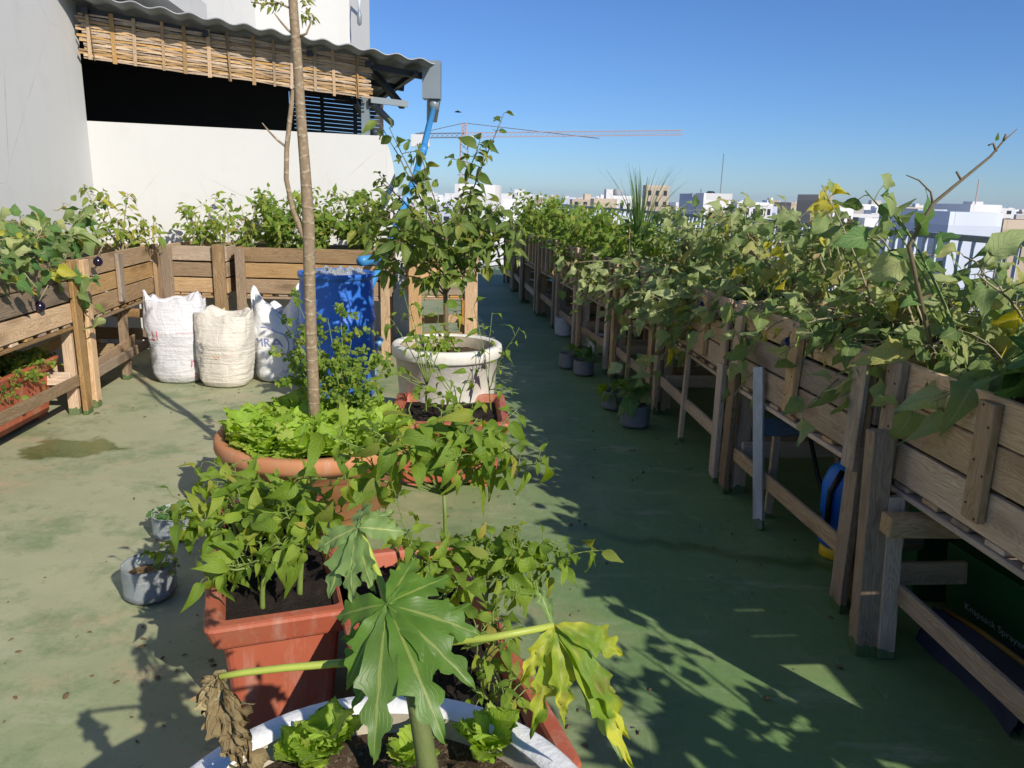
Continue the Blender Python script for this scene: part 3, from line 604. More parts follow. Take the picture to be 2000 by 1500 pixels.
# ================================================================= PLANTERS
simple('nail_rust',(0.06,0.04,0.03),0.6,0.3,40,0.0)
NAILM=lathe([(0.0045,0.0),(0.0045,0.0015),(0.001,0.002)],7).mesh('nail'); NAILM.materials.append(MATS['nail_rust'])
def planter(a,b,inward,depth,label,seed,ztop=1.07,mat='wood',post=0.085,battens=(0.5,),rail=True,overlay=(0,0),names='pallet_planter',group=None,nplank=3,rows=None,soilz=0.985,ends=(True,True),deckn=None,lean=0.0):
    rng=random.Random(seed); a=Vector((a[0],a[1],0)); b=Vector((b[0],b[1],0)); ax=(b-a).normalized(); L=(b-a).length; iw=Vector((inward[0],inward[1],0)); iw=(iw-ax*iw.dot(ax)).normalized(); fc=-iw
    T=thing(names,(a+b)/2+iw*depth/2,label,'planter',group)
    def q(s,n,z): return a+ax*s+iw*n+Vector((0,0,z))
    def mt(): return rng.choice([mat]*5+['wood','wood_grey'])
    ph=0.136; gap=0.010; z=ztop
    near=(a+b).length/2<6.6
    def nails(o,s,n,zlo,zhi):
        if not near: return
        for i in range(nplank):
            zc=ztop-ph/2-i*(ph+gap)
            if zlo+0.03<zc<zhi-0.03:
                for e in (-1,1):
                    p=q(s+e*rng.uniform(0.012,0.028),n,zc+e*rng.uniform(0.01,0.04)); y=fc; x=Vector((0,0,1)); put('nail',NAILM,basis(x,fc.cross(x),fc,p),o)
    for i in range(nplank):
        zc=z-ph/2; j=lambda k=0.004: rng.uniform(-k,k)
        beam('plank',q(0.0+j(0.012),0.012+j(0.003),zc+j()),q(L+j(0.012),0.012+j(0.003),zc+j()),ph-0.004+j(0.004),0.021,T,mt(),face=fc)
        beam('back_plank',q(0,depth-0.012,zc),q(L,depth-0.012,zc),ph-0.004,0.021,T,mt(),face=fc)
        for e,ss in ((ends[0],0.013),(ends[1],L-0.013)):
            if e: beam('side_plank',q(ss,0.026,zc),q(ss,depth-0.026,zc),ph-0.004,0.021,T,mt(),face=ax)
        z-=ph+gap
    zb=z+gap
    # deck boards (pallet underside)
    nb=deckn or max(4,int(L/0.17))
    for i in range(nb):
        s=0.06+(L-0.12)*(i+0.5)/nb; beam('deck_board',q(s,0.004,zb-0.014),q(s,depth-0.03,zb-0.014),0.085,0.018,T,mt(),face=(0,0,1))
    beam('stringer',q(0.02,0.03,zb-0.036),q(L-0.02,0.03,zb-0.036),0.07,0.02,T,mt(),face=(0,0,1))
    beam('stringer',q(0.02,depth-0.08,zb-0.036),q(L-0.02,depth-0.08,zb-0.036),0.07,0.02,T,mt(),face=(0,0,1))
    # posts
    for k,ss in ((0,post/2+0.006),(1,L-post/2-0.006)):
        ln=rng.uniform(-0.02,0.02)+lean; top=ztop+rng.uniform(-0.02,0.02)
        if overlay[k]:
            beam('post',q(ss+ln,-0.020,0),q(ss,-0.020,zb+0.06),post,0.032,T,mt(),face=fc); beam('batten',q(ss,-0.046 if overlay[k]==2 else -0.020,zb+0.062-(0.1 if overlay[k]==2 else 0)),q(ss,-0.046 if overlay[k]==2 else -0.020,top),post*1.05,0.022,T,mt(),face=fc)
            if overlay[k]==2: beam('post_top',q(ss,-0.0165,zb+0.062),q(ss,-0.0165,top-0.03),post*0.9,0.026,T,mt(),face=fc)
        else: nails(beam('post',q(ss+ln,-0.020,0),q(ss,-0.020,top),post,0.032,T,mt(),face=fc),ss,-0.0362,0,top)
        beam('leg',q(ss+0.0,0.06,0),q(ss,0.06,zb-0.05),0.07,0.045,T,mt(),face=ax)
        beam('leg',q(ss,depth-0.06,0),q(ss,depth-0.06,zb-0.05),0.07,0.045,T,mt(),face=ax)
        beam('cross_rail',q(ss-(0.05 if k else -0.05),0.04,0.27),q(ss-(0.05 if k else -0.05),depth-0.02,0.27),0.09,0.022,T,mt(),face=ax)
    for f in battens:
        s=L*f+rng.uniform(-0.03,0.03); nails(beam('batten',q(s,-0.018,zb+0.03+rng.uniform(-0.02,0.02)),q(s+rng.uniform(-0.01,0.01),-0.018,ztop-rng.uniform(0.005,0.04)),rng.uniform(0.07,0.1),0.03,T,mt(),face=fc),s,-0.0332,zb,ztop+0.05)
    if rail:
        beam('rail',q(0.05,0.012,0.25+rng.uniform(-0.03,0.03)),q(L-0.05,0.012,0.26+rng.uniform(-0.03,0.03)),0.075,0.022,T,mt(),face=fc)
        if rng.random()<0.6: beam('back_rail',q(0.05,depth-0.03,0.30),q(L-0.05,depth-0.03,0.32),0.09,0.02,T,mt(),face=fc)
    ce=q(L/2,depth/2,0)
    soil_patch('soil',lambda s,t:tuple((ce+ax*s*(L/2-0.03)+iw*t*(depth/2-0.03))[:2]),soilz,T,'soil',16,0.02,seed)
    return T
NAIL=None
ORD=['nearest','second','third','fourth','fifth','sixth','seventh','eighth','ninth','tenth','eleventh','twelfth']
mods=[(1.64,2.72),(2.80,4.14),(4.24,5.74),(5.84,6.88),(6.98,8.18),(8.28,9.32),(9.42,10.55),(10.65,11.8),(11.9,13.2),(13.3,14.6)]
for i,(y0,y1) in enumerate(mods):
    lab='%s pallet wood planter table of the long row along the right roof edge'%ORD[i]
    planter((FRONT(y0),y0),(FRONT(y1),y1),(1,0),0.82,lab,22+i,mat='wood_grey',overlay=(2,1) if i==1 else ((0,0) if i%2 else (1,0)),battens=((0.5,) if i==0 else ((0.5,) if i==1 else (0.3,0.62))) if i<3 else ((0.25,0.5,0.75)),group='planter tables along the right edge')
planter((-2.86,3.2),(-3.045,5.30),(-1,0),0.60,'weathered planter table at the left edge with a red trough beneath',51,ztop=1.09,post=0.095,battens=(),ends=(True,False))
planter((-3.065,5.40),(-3.27,7.02),(-1,0),0.62,'left planter table next to the back corner, with a fresh orange batten',52,ztop=1.08,post=0.09,battens=(0.45,),ends=(False,True))
planter((-3.27,7.11),(-2.66,7.11),(0,1),0.66,'short planter table in the back left corner behind the sacks',53,post=0.11,battens=(),deckn=5,rail=False)
planter((-2.58,7.12),(-1.17,7.22),(0.05,1),0.62,'planter table against the white parapet, partly behind the blue barrel',54,post=0.085,battens=(),deckn=9,rail=False)
planter((-1.03,7.36),(-0.36,7.48),(0.1,1),0.66,'short planter table with thick knotty posts behind the white citrus pot',55,post=0.125,mat='wood_fresh',battens=(),deckn=5)

# extra timber propped at the right-hand row
P=thing('prop_post',Vector((1.32,2.53,0)),'thick rough prop post with a cross beam, in front of the right planters','post')
beam('post',(1.318,2.53,0),(1.305,2.60,0.83),0.07,0.075,P,'wood',face=(-1,0,0)); beam('side_board',(1.385,2.50,0.0),(1.372,2.565,0.60),0.045,0.06,P,'wood_grey',face=(-1,0,0))
beam('cross_beam',(1.30,2.462,0.535),(2.15,2.50,0.53),0.065,0.07,P,'wood',face=(0,0,1))
P=thing('whitewashed_board',Vector((1.27,3.62,0)),'narrow whitewashed board standing upright against the right planters','board')
beam('board',(1.265,3.60,0.0),(1.232,3.76,0.80),0.055,0.022,P,'wood_whitewash',face=(-0.75,-0.6,0))
P=thing('blue_board',Vector((1.7,3.7,0.5)),'grey-blue painted board lying crosswise under the right planters','board')
beam('board',(1.275,3.72,0.50),(2.1,3.86,0.50),0.09,0.02,P,'wood_blue',face=(0,-1,0.12)); beam('support_leg',(2.06,3.86,0),(2.06,3.86,0.455),0.06,0.04,P,'wood_grey',face=(0,-1,0)); beam('support_leg',(1.36,3.755,0),(1.36,3.755,0.455),0.04,0.03,P,'wood_grey',face=(0,-1,0))
for k,(x,y,h) in enumerate(((1.16,5.02,0.62),(0.83,7.6,0.58),(0.98,6.42,0.62))):
    P=thing('prop_stick',Vector((x,y,0)),('thin upright prop stick with a short shelf board, third table of the right row','small thin prop under the far right row','thin upright prop beside the bottle pots of the right row')[k],'prop')
    beam('stick',(x,y,0),(x+0.01,y,h),0.045,0.03,P,'wood_grey',face=(-1,0,0)); beam('shelf_board',(x-0.02,y,h+0.012),(x+0.55,y+0.06,h+0.012),0.09,0.022,P,'wood_grey',face=(0,0,1)); beam('stick',(x+0.5,y+0.06,0),(x+0.5,y+0.06,h),0.045,0.03,P,'wood_grey',face=(-1,0,0))
# low timber trestle under the left corner planter
P=thing('timber_trestle',Vector((-3.45,6.3,0)),'low rough timber trestle under the left corner planter','trestle')
beam('leg',(-3.25,6.30,0),(-3.25,6.30,0.58),0.075,0.05,P,'wood',face=(1,0,0)); beam('rail',(-3.13,5.46,0.24),(-3.26,6.50,0.30),0.10,0.022,P,'wood',face=(1,0,0)); beam('top_rail',(-3.62,6.36,0.56),(-3.10,6.36,0.555),0.07,0.04,P,'wood',face=(0,-1,0))
beam('shelf_board',(-3.7,6.62,0.33),(-3.25,6.62,0.33),0.10,0.03,P,'wood_fresh',face=(0,-1,0)); beam('shelf_board',(-3.7,6.45,0.22),(-3.3,6.45,0.22),0.10,0.04,P,'wood',face=(0,-1,0)); beam('leg',(-3.68,6.5,0),(-3.68,6.5,0.6),0.07,0.05,P,'wood',face=(1,0,0))

# ================================================================= POTS, TROUGHS, SACKS, BARREL
def round_pot(name,c,r,h,rb,label,mat,seed,soilz,soilmat='soil_chips',inside='pot_inside',rim=0.045):
    T=thing(name,Vector((c[0],c[1],0)),label,'pot')
    prof=[(rb*0.96,0.0),(rb,0.012),(rb+(r-rb)*0.5,h*0.45),(r-0.026,h-0.085),(r-0.020,h-0.082),(r-0.006,h-0.076),(r,h-0.065),(r+0.002,h-0.03),(r-0.002,h-0.008),(r-0.012,h),(r-rim,h-0.001),(r-rim-0.008,h-0.012)]
    lathe(prof,64,(c[0],c[1],0),0.012,seed).build('body',mat,T,True)
    lathe([(r-rim-0.0085,h-0.0115),(r-rim-0.015,h-0.05),(r-rim-0.03,soilz-0.03)],64,(c[0],c[1],0),0.012,seed,False).build('inner_wall',inside,T,True)
    soil_patch('soil',disc_fn(c,r-rim-0.012),soilz,T,soilmat,40,0.03,seed)
    return T
def trough(name,corner,ang,w,l,h,label,seed,soilz=None,mat='terracotta_plastic',feet=True):
    """corner = near-left rim corner; ang = rotation of the long side from +y, to the left"""
    ax=Vector((-math.sin(ang),math.cos(ang),0)); rx=Vector((ax.y,-ax.x,0)); c=Vector((corner[0],corner[1],0))+rx*w/2+ax*l/2
    T=thing(name,c,label,'trough'); m=MB(); rings=[]
    def ring(hw,hl,z,cr=0.025,n=4):
        out=[]
        for sx,sy,a0 in ((1,1,0),(-1,1,90),(-1,-1,180),(1,-1,270)):
            for k in range(n):
                a=R(a0+90*k/(n-1)); out.append(c+rx*(sx*(hw-cr)+cr*math.cos(a))+ax*(sy*(hl-cr)+cr*math.sin(a))+Vector((0,0,z)))
        return out
    t=0.045; hw,hl=w/2,l/2; f0=0.035 if feet else 0
    for d,z in ((0.075,f0),(0.07,f0+0.01),(0.045,h-0.085),(0.043,h-0.08),(0.022,h-0.078),(0.018,h-0.07),(0.0,h-0.012),(0.003,h-0.003),(0.012,h),(0.040,h),(0.046,h-0.008),(0.075,soilz-0.05 if soilz else h-0.1)): rings.append(ring(hw-d,hl-d,z))
    m.quadstrip(rings,True,False); m.f.append(tuple(range(16))[::-1]); m.build('body',mat,T)
    if feet:
        for sx in (-1,1):
            for sy in (-1,1):
                q=c+rx*sx*(hw-0.13)+ax*sy*(hl-0.14); beam('foot',q,q+Vector((0,0,0.036)),0.07,0.09,T,mat,face=tuple(ax),bev=0.004,jit=0)
    sz=soilz or h-0.06
    soil_patch('soil',lambda s,q:tuple((c+rx*s*(hw-0.052)+ax*q*(hl-0.052))[:2]),sz,T,'soil',34,0.028,seed)
    T['_']=0; del T['_']; return c,ax,rx
FPOT=(-0.185,0.915); round_pot('white_pot',FPOT,0.365,0.68,0.26,'big white painted round pot in the foreground, planted with a papaya','pot_white',1,0.632)
CPOT=(-0.42,4.80); round_pot('white_pot',CPOT,0.35,0.68,0.25,'tall off-white round pot in the middle, planted with a citrus tree','pot_cream',2,0.60)
AC,AX,RX=trough('terracotta_trough',(-0.825,1.87),R(20),0.42,0.95,0.42,'red-brown plastic trough on the left of the front pair, full of pepper plants',3,0.385)
CC,_,_=trough('terracotta_trough',(-0.225,1.265),R(19),0.43,1.15,0.42,'red-brown plastic trough on the right of the front pair, beside the papaya',4,0.375)
BC,BX,BR=trough('terracotta_trough',(-0.66,3.93),R(4),0.66,0.66,0.40,'square red-brown trough standing before the citrus pot',5,0.355)
LC,LX,LRX=trough('terracotta_trough',(-3.46,4.33),R(5.5),0.36,0.92,0.42,'red trough with creeping herb under the left planter table',6,0.39)
# clay bowl
BW=(-0.955,3.62); T=thing('clay_bowl',Vector((BW[0],BW[1],0)),'wide orange clay bowl with stepped sides, holding lettuce and a bare tree','pot')
lathe([(0.29,0),(0.30,0.02),(0.335,0.10),(0.35,0.105),(0.365,0.20),(0.385,0.205),(0.41,0.31),(0.43,0.32),(0.445,0.37),(0.47,0.375),(0.482,0.40),(0.48,0.44),(0.468,0.452),(0.435,0.452),(0.425,0.44),(0.40,0.36)],64,(BW[0],BW[1],0),0.006,3).build('body','terracotta_clay',T,True)
soil_patch('soil',disc_fn(BW,0.425),0.40,T,'soil',30,0.02,9)
# sacks
def sack(c,rb,rt,h,label,mat,seed,sq=0.85,rot=0,ears=0.05,lean=(0,0)):
    T=thing('sack',Vector((c[0],c[1],0)),label,'sack'); n=72; rows=46; m=MB(); rings=[]
    def surf(a,z01,off=0.0):
        z=z01*h; r=rb+(rt-rb)*min(1,z01*1.25)**0.8
        bot=min(1,(z01/0.10))**0.45 if z01<0.10 else 1
        r*=0.72+0.28*bot
        pinch=max(0,(z01-0.62)/0.38)
        k=1+0.05*noise.noise(Vector((math.cos(a)*2+seed,math.sin(a)*2,z*5)))+0.035*noise.noise(Vector((math.cos(a)*5,math.sin(a)*5+seed,z*11)))*(0.4+z01)
        k+=0.010*math.sin(z*150+3*noise.noise(Vector((math.cos(a)*2,math.sin(a)*2+seed,z*9))))*(1 if z01<0.6 else 0.15)
        k+=0.06*pinch*noise.noise(Vector((math.cos(a)*4,math.sin(a)*4,seed*3.1+z*3)))
        ca,sa=math.cos(a),math.sin(a); e=0.8; x=math.copysign(abs(ca)**e,ca); y=math.copysign(abs(sa)**e,sa)*sq*(1-0.45*pinch)
        zz=z+pinch*(ears*noise.noise(Vector((ca*1.8+seed,sa*1.8,1)))*2.2+ears*0.5*math.cos(2*a))
        x,y=x*math.cos(rot)-y*math.sin(rot),x*math.sin(rot)+y*math.cos(rot)
        return Vector((c[0]+(r*k+off)*x+lean[0]*z01,c[1]+(r*k+off)*y+lean[1]*z01,max(0.002,zz)))
    for i in range(rows+1): rings.append([surf(2*math.pi*j/n,i/rows) for j in range(n)])
    # fold over into the opening
    top=rings[-1]; cen=sum(top,Vector())/n
    for f,dz in ((0.93,-0.005),(0.85,-0.04),(0.55,-0.10),(0.2,-0.12)): rings.append([cen+(p-cen)*f+Vector((0,0,dz+0.03*noise.noise(p*14))) for p in top])
    m.quadstrip(rings,True,True); m.build('bag',mat,T,True)
    def text(txt,a0,z0,size,mat2,rotate=0):
        me=textmesh(txt,size); rr=rb+(rt-rb)*min(1,z0/h*1.25)**0.8
        bm=bmesh.new(); bm.from_mesh(me); bmesh.ops.triangulate(bm,faces=bm.faces[:]); 
        for _ in range(2):
            lg=[e for e in bm.edges if e.calc_length()>0.02]
            if lg: bmesh.ops.subdivide_edges(bm,edges=lg,cuts=1); bmesh.ops.triangulate(bm,faces=bm.faces[:])
        for v in bm.verts:
            x,y=v.co.x,v.co.y; x,y=x*math.cos(rotate)-y*math.sin(rotate),x*math.sin(rotate)+y*math.cos(rotate)
            v.co=surf(a0-rot+x/rr,min(0.99,max(0.01,(z0+y)/h)),0.0035)-W[T].translation
        bm.to_mesh(me); bm.free(); put('printed_lettering',me,W[T],T,mat2)
    def arc(a0,z0,rad,t0,t1,wd,mat2):
        rr=rb+(rt-rb)*min(1,z0/h*1.25)**0.8; m=MB(); N=30
        for i in range(N+1):
            t=t0+(t1-t0)*i/N
            for q in (rad-wd,rad): m.v.append(tuple(surf(a0-rot+q*math.cos(t)/rr,(z0+q*math.sin(t))/h,0.0035)))
        m.f=[(2*i,2*i+1,2*i+3,2*i+2) for i in range(N)]; m.build('printed_ring',mat2,T)
    return text,arc
V0=-math.pi/2+0.35   # the side of the sacks that faces the camera
tx,ar=sack((-2.80,6.30),0.185,0.245,0.70,'tall grey-white woven sack with upside-down red print, leftmost of the sacks','sack_grey',1,0.8,0.1,0.05)
tx('IT',V0-0.75,0.42,0.11,'print_red',math.pi); tx('au',V0+0.62,0.165,0.13,'print_red',math.pi); tx('WW I I',V0+0.75,0.40,0.075,'print_red',-math.pi/2); tx('e',V0+0.66,0.06,0.10,'print_red',math.pi); tx('______',V0+0.2,0.46,0.05,'print_red')
tx,ar=sack((-2.375,6.22),0.20,0.235,0.60,'squat cream sack with slumped top, middle of the three sacks','sack_cream',2.3,0.85,-0.1,0.04)
tx('I.',V0-0.95,0.22,0.11,'print_blue'); tx('____ __',V0-0.35,0.30,0.06,'print_orange'); ar(V0-0.95,0.33,0.04,0,6.28,0.006,'print_blue'); tx('VI',V0-0.4,0.26,0.035,'print_orange')
tx,ar=sack((-1.985,6.45),0.205,0.23,0.68,'white sack printed with dark blue letters, right beside the barrel','sack_white',5.2,0.8,0.15,0.10)
tx('MRA',V0-0.55,0.35,0.105,'print_blue'); ar(V0-0.55,0.33,0.15,-0.55,1.9,0.008,'print_blue'); tx('C E MONLAR',V0+0.52,0.36,0.05,'print_blue',-math.pi/2); tx('SOL LAR',V0+0.33,0.33,0.045,'print_blue',-math.pi/2); tx('LA MAR',V0+0.2,0.10,0.04,'print_blue',-0.15)
sack((-2.62,6.52),0.11,0.15,0.57,'small yellow sack squeezed in behind the two left sacks','sack_yellow',8.1,0.8,0,0.04)
# barrel
BA=(-1.385,5.97); T=thing('blue_barrel',Vector((BA[0],BA[1],0)),'blue plastic rain barrel stuffed with clear film, before the back planter','barrel')
pf=[(0.262,0),(0.278,0.02),(0.285,0.06)]
for z in (0.30,0.62): pf+=[(0.286,z-0.03),(0.294,z-0.015),(0.294,z+0.015),(0.286,z+0.03)]
pf+=[(0.284,0.86),(0.276,0.93),(0.276,0.945),(0.290,0.95),(0.292,0.985),(0.284,0.99),(0.270,0.985),(0.266,0.93),(0.26,0.80)]
lathe(pf,56,(BA[0],BA[1],0),0.004,2).build('body','barrel_blue',T,True)
for k,(x,y,r,seed) in enumerate(((-1.47,5.98,0.17,1),(-1.28,5.96,0.15,6))):
    m=MB(); n=30
    for i in range(n+1):
        for j in range(n+1):
            s,q=-1+2*i/n,-1+2*j/n; d=max(abs(s),abs(q)); l=math.hypot(s,q) or 1; xx,yy=x+s/l*d*r,y+q/l*d*r
            z=0.955+0.05*(1-d*d)+0.055*noise.noise(Vector((xx*16,yy*16,seed)))+0.03*noise.noise(Vector((xx*40,yy*40,seed))); m.v.append((xx,yy,z))
    for i in range(n):
        for j in range(n): a=i*(n+1)+j; m.f.append((a,a+n+1,a+n+2,a+1))
    m.build('plastic_film','film_plastic',None,False,label=('crumpled clear plastic film in the left of the barrel top','crumpled clear plastic film in the right of the barrel top')[k],cat='plastic film')
# bottle pots
def bottle_pot(c,r,h,label,seed,soil='mulch',body='clear_plastic',tilt=0):
    T=thing('bottle_pot',Vector((c[0],c[1],0)),label,'pot'); pf=[(r*0.55,0.012),(r*0.8,0.0),(r*0.97,0.02)]; k=0.03
    while k<h: pf+=[(r*1.0,k),(r*0.965,k+0.012)]; k+=0.026
    pf+=[(r*0.985,h),(r*0.965,h),(r*0.93,h-0.03),(r*0.90,0.03)]
    lathe(pf,36,(c[0],c[1],0),0.07,seed).build('body',body,T,True); lathe([(r*0.86,0.012),(r*0.87,h-0.045)],28,(c[0],c[1],0),0.05,seed).build('root_ball','soil',T,True)
    soil_patch('soil',disc_fn(c,r*0.89),h-0.04,T,soil,18,0.01,seed); return T
bottle_pot((-1.425,2.78),0.100,0.135,'cut clear bottle pot with tan mulch on the floor at left, nearer one',1)
bottle_pot((-1.56,3.34),0.108,0.115,'cut brownish bottle pot on the floor at left, farther one',2,'soil','clear_plastic')
simple('cutbottle_grey',(0.20,0.21,0.22),0.3,0.25,20,0.4,spec=0.6)
for k,(x,y,r,h,l) in enumerate(((0.895,5.34,0.105,0.16,'grey ribbed bottle pot with seedling, nearest by the right row'),(0.805,5.80,0.10,0.15,'grey ribbed bottle pot just behind the nearest one by the right row'),(0.66,6.95,0.10,0.14,'dark bottle pot with seedling before the fourth right table'),(0.53,7.22,0.085,0.15,'small dark bottle pot before the fourth right table, farther one'),(0.60,9.0,0.11,0.22,'pale ribbed bottle pot deep under the far right row'),(0.88,8.0,0.10,0.2,'pale bottle pot under the fifth right table'))):
    bottle_pot((x,y),r,h,l,10+k,'soil','cutbottle_grey' if k<4 else 'sack_grey')
# knapsack sprayer
q=gz(1602,1108); SPx,SPy=q.x+0.15,q.y+0.12
T=thing('sprayer_tank',Vector((SPx,SPy,0)),'blue sprayer tank with yellow base and black hose under the right planter','sprayer')
lathe([(0.085,0),(0.10,0.01),(0.10,0.05),(0.09,0.055)],24,(SPx,SPy,0),0,1,True,1.1,0.8).build('base','tank_yellow',T,True)
lathe([(0.088,0.052),(0.112,0.075),(0.118,0.16),(0.102,0.19),(0.118,0.22),(0.122,0.36),(0.10,0.43),(0.055,0.47)],28,(SPx,SPy,0),0,1,True,1.1,0.8).build('tank','tank_blue',T,True)
lathe([(0.05,0.465),(0.055,0.47),(0.055,0.53),(0.03,0.54),(0.03,0.57),(0.001,0.571)],18,(SPx,SPy,0)).build('cap','black_rubber',T,True)
m=MB(); m.tube([(SPx-0.0,SPy,0.56),(SPx-0.03,SPy+0.10,0.63),(SPx-0.06,SPy+0.30,0.60),(SPx-0.05,SPy+0.42,0.45),(SPx+0.0,SPy+0.38,0.25),(SPx+0.02,SPy+0.2,0.12),(SPx+0.02,SPy+0.08,0.10)],0.012,8); m.build('hose','black_rubber',T,True)
m=MB(); m.tube([(SPx-0.075,SPy-0.05,0.44),(SPx-0.125,SPy-0.06,0.34),(SPx-0.12,SPy-0.06,0.16),(SPx-0.08,SPy-0.05,0.08)],0.014,8); m.build('strap','black_rubber',T,True)
m=MB(); m.box((SPx+0.03,SPy+0.0,0.50),(0.05,0.03,0.09)); m.build('valve','tank_yellow',T)
# sprayer carton leaning under the planter
def carton(name,c,size,rot,label,mat,lines,cat='box'):
    from mathutils import Euler
    Mx=Matrix.Translation(c)@Euler(rot).to_matrix().to_4x4(); T=thing(name,Vector(c)-Vector((0,0,size[2]/2)),label,cat)
    put('carton',bevbox(size[0],size[1],size[2],0.004),Mx,T,mat)
    for txt,fx,fy,s,face,mt,rt in lines:
        me=textmesh(txt,s); 
        if face=='top': L=Matrix.Translation((fx,fy,size[2]/2+0.002))@Matrix.Rotation(rt,4,'Z')
        else: L=Matrix.Translation((-size[0]/2-0.002,fx,fy))@Matrix(((0,0,-1,0),(-1,0,0,0),(0,1,0,0),(0,0,0,1)))@Matrix.Rotation(rt,4,'Z')
        put('printed_lettering',me,Mx@L,T,mt)
    return T
carton('sprayer_carton',(1.86,2.52,0.20),(0.20,0.50,0.33),(0,R(-8),R(10)),'dark green sprayer carton with white lettering under the nearest right table','carton_green',[('Knapsack Sprayer',0.0,-0.05,0.04,'side','print_white',0),('Knapsack Sprayer',0.0,0.0,0.04,'top','print_white',R(-90)),('14',0.17,0.08,0.035,'side','print_white',0)])
carton('sprayer_carton',(1.86,3.06,0.20),(0.3,0.30,0.39),(0,0,R(-6)),'green carton with small red and white print behind the prop post','carton_green',[('Knapsack',0.0,0.06,0.045,'side','print_white',0),])
T=thing('feed_bag',Vector((1.62,2.30,0)),'folded dark blue and yellow bag leaning before the green carton','bag')
m=MB(); n=14
for i in range(n+1):
    for j in range(n+1):
        s,q=i/n,j/n; m.v.append((1.58+0.05*q+0.02*math.sin(s*5)+0.008*noise.noise(Vector((s*6,q*6,2))),2.07+0.55*s,0.004+0.22*q*(1-0.35*s)))
for i in range(n):
    for j in range(n): a=i*(n+1)+j; m.f.append((a,a+n+1,a+n+2,a+1))
b=len(m.v); m.v+=[(x+0.03,y,z) for x,y,z in m.v]; m.f+=[tuple(b+k for k in f)[::-1] for f in m.f]; m.build('body','carton_dark',T,True)
m=MB(); m.tube([(1.62,2.08,0.235),(1.625,2.35,0.20),(1.63,2.60,0.15)],0.009,8); m.build('hem','hem_yellow',T,True)

# ================================================================= PLANTS
EGG=[('eggplant',14),('yellow',0.45),('dry',0.6)]
def eggplant(base,label,seed,tips,leaf=0.115,keys=EGG,n=11,tw=3,single=True,group=None,limit=300,stem='stem_pale',fruit=()):
    P=Plant('eggplant_bush',base,label,'plant',group,seed,single,stem,limit); rng=P.rng; b=Vector(base)
    for tp in tips:
        tp=Vector(tp); mid=b.lerp(tp,0.45)+Vector((0,0,0.14+0.22*max(0,b.z+0.35-tp.z)))+rvec(rng)*0.05
        f=P.path(b+rvec(rng)*0.02,mid,tp,0.0075,0.003,9,6,0.008)
        P.leaves(f,0.3,1.03,n,keys,leaf,0.75,0.045,jit=0.8)
        for k in range(tw): P.twig(f,rng.uniform(0.3,0.95),rng.uniform(0.12,0.30),keys,leaf*0.8,rng.randint(3,6),droop=0.6,sag=0.25,pet=0.03)
    for q in fruit:
        q=Vector(q); m=lathe([(0.002,0),(0.02,0.004),(0.031,0.02),(0.033,0.035),(0.027,0.055),(0.012,0.068),(0.003,0.072)],16,(q.x,q.y,q.z),0.04,seed); m.build('fruit','eggplant_skin',P.root,True); P.stem.tube([q+Vector((0,0,0.07)),q+Vector((0.02,0.02,0.12)),q+Vector((0.05,0.03,0.17))],[0.005,0.004,0.003],5)
    return P.done()
def spread(rng,base,n,rad,zlo,zhi,fx=None,elong=1.3):
    out=[]
    for i in range(n):
        a=2*math.pi*(i+rng.random()*0.7)/n; r=rad*rng.uniform(0.5,1.0); out.append((base[0]+r*math.cos(a),base[1]+r*math.sin(a)*elong,rng.uniform(zlo,zhi)))
    return out
rg=random.Random(77)
# right row, near tables : one bush every 0.65 m
egg_y=[1.85,2.15,2.72,3.3,3.9,4.5,5.1,5.7,6.35]
for i,y in enumerate(egg_y):
    fx=FRONT(y); base=(fx+(0.24 if i==0 else 0.40)+rg.uniform(-0.08,0.12),y,0.985)
    tips=spread(rg,base,9,0.46,1.18,1.60)
    if i>0:
        for k in range(3 if y>3.5 else 2): tips.append((fx-rg.uniform(0.04,0.17),y+rg.uniform(-0.3,0.3),rg.uniform(0.78,1.04)))
    if y>4.9: 
        for k in range(4): tips.append((fx-rg.uniform(0.05,0.25),y+rg.uniform(-0.3,0.3),rg.uniform(0.62,1.0)))
    if i==1: tips=spread(rg,base,6,0.36,1.1,1.3)+[(fx-0.08,2.4,1.0),(fx-0.1,2.55,0.93)]
    if i==0: tips=spread(rg,base,7,0.34,1.08,1.28)+[(fx-0.03,1.95,1.10),(fx+0.02,2.15,1.14),(fx+0.2,1.42,1.22),(fx+0.35,1.36,1.28),(fx+0.02,1.5,1.12),(fx+0.5,1.45,1.3)]  # tips past the near table end are added to break up its floor shadow
    for (u,v,yy) in {4:[(1450,700,3.85),(1432,775,3.9),(1490,650,3.6),(1470,610,3.7)],6:[(1230,640,5.0),(1285,690,4.95),(1262,740,5.0),(1250,600,5.2),(1340,640,4.75)],7:[(1210,590,5.5),(1180,560,5.7),(1225,660,5.4)],8:[(1100,560,6.6),(1150,580,6.2),(1085,520,6.8),(1120,600,6.5)],2:[(1720,720,2.75),(1690,735,2.8)],3:[(1560,640,3.2),(1600,690,3.15)]}.get(i,[]): tips.append(tuple(gy(u,v,yy)))
    if i in (2,3,4): tips=[(a,b,min(c,1.14) if a>fx+0.42 else c) for a,b,c in tips]
    eggplant(base,('low young eggplant with big dark green leaves, nearest in the right row' if i==0 else '%s sprawling grey-green eggplant bush of the right row, counted from the camera'%ORD[i]),100+i,tips,0.15 if i==0 else 0.104,[('eggplant_young',1)] if i==0 else EGG,9 if i else 9,3,group='eggplant bushes in the right planters',fruit=[(fx-0.05,y+0.2,0.93)] if i in (3,5) else ())
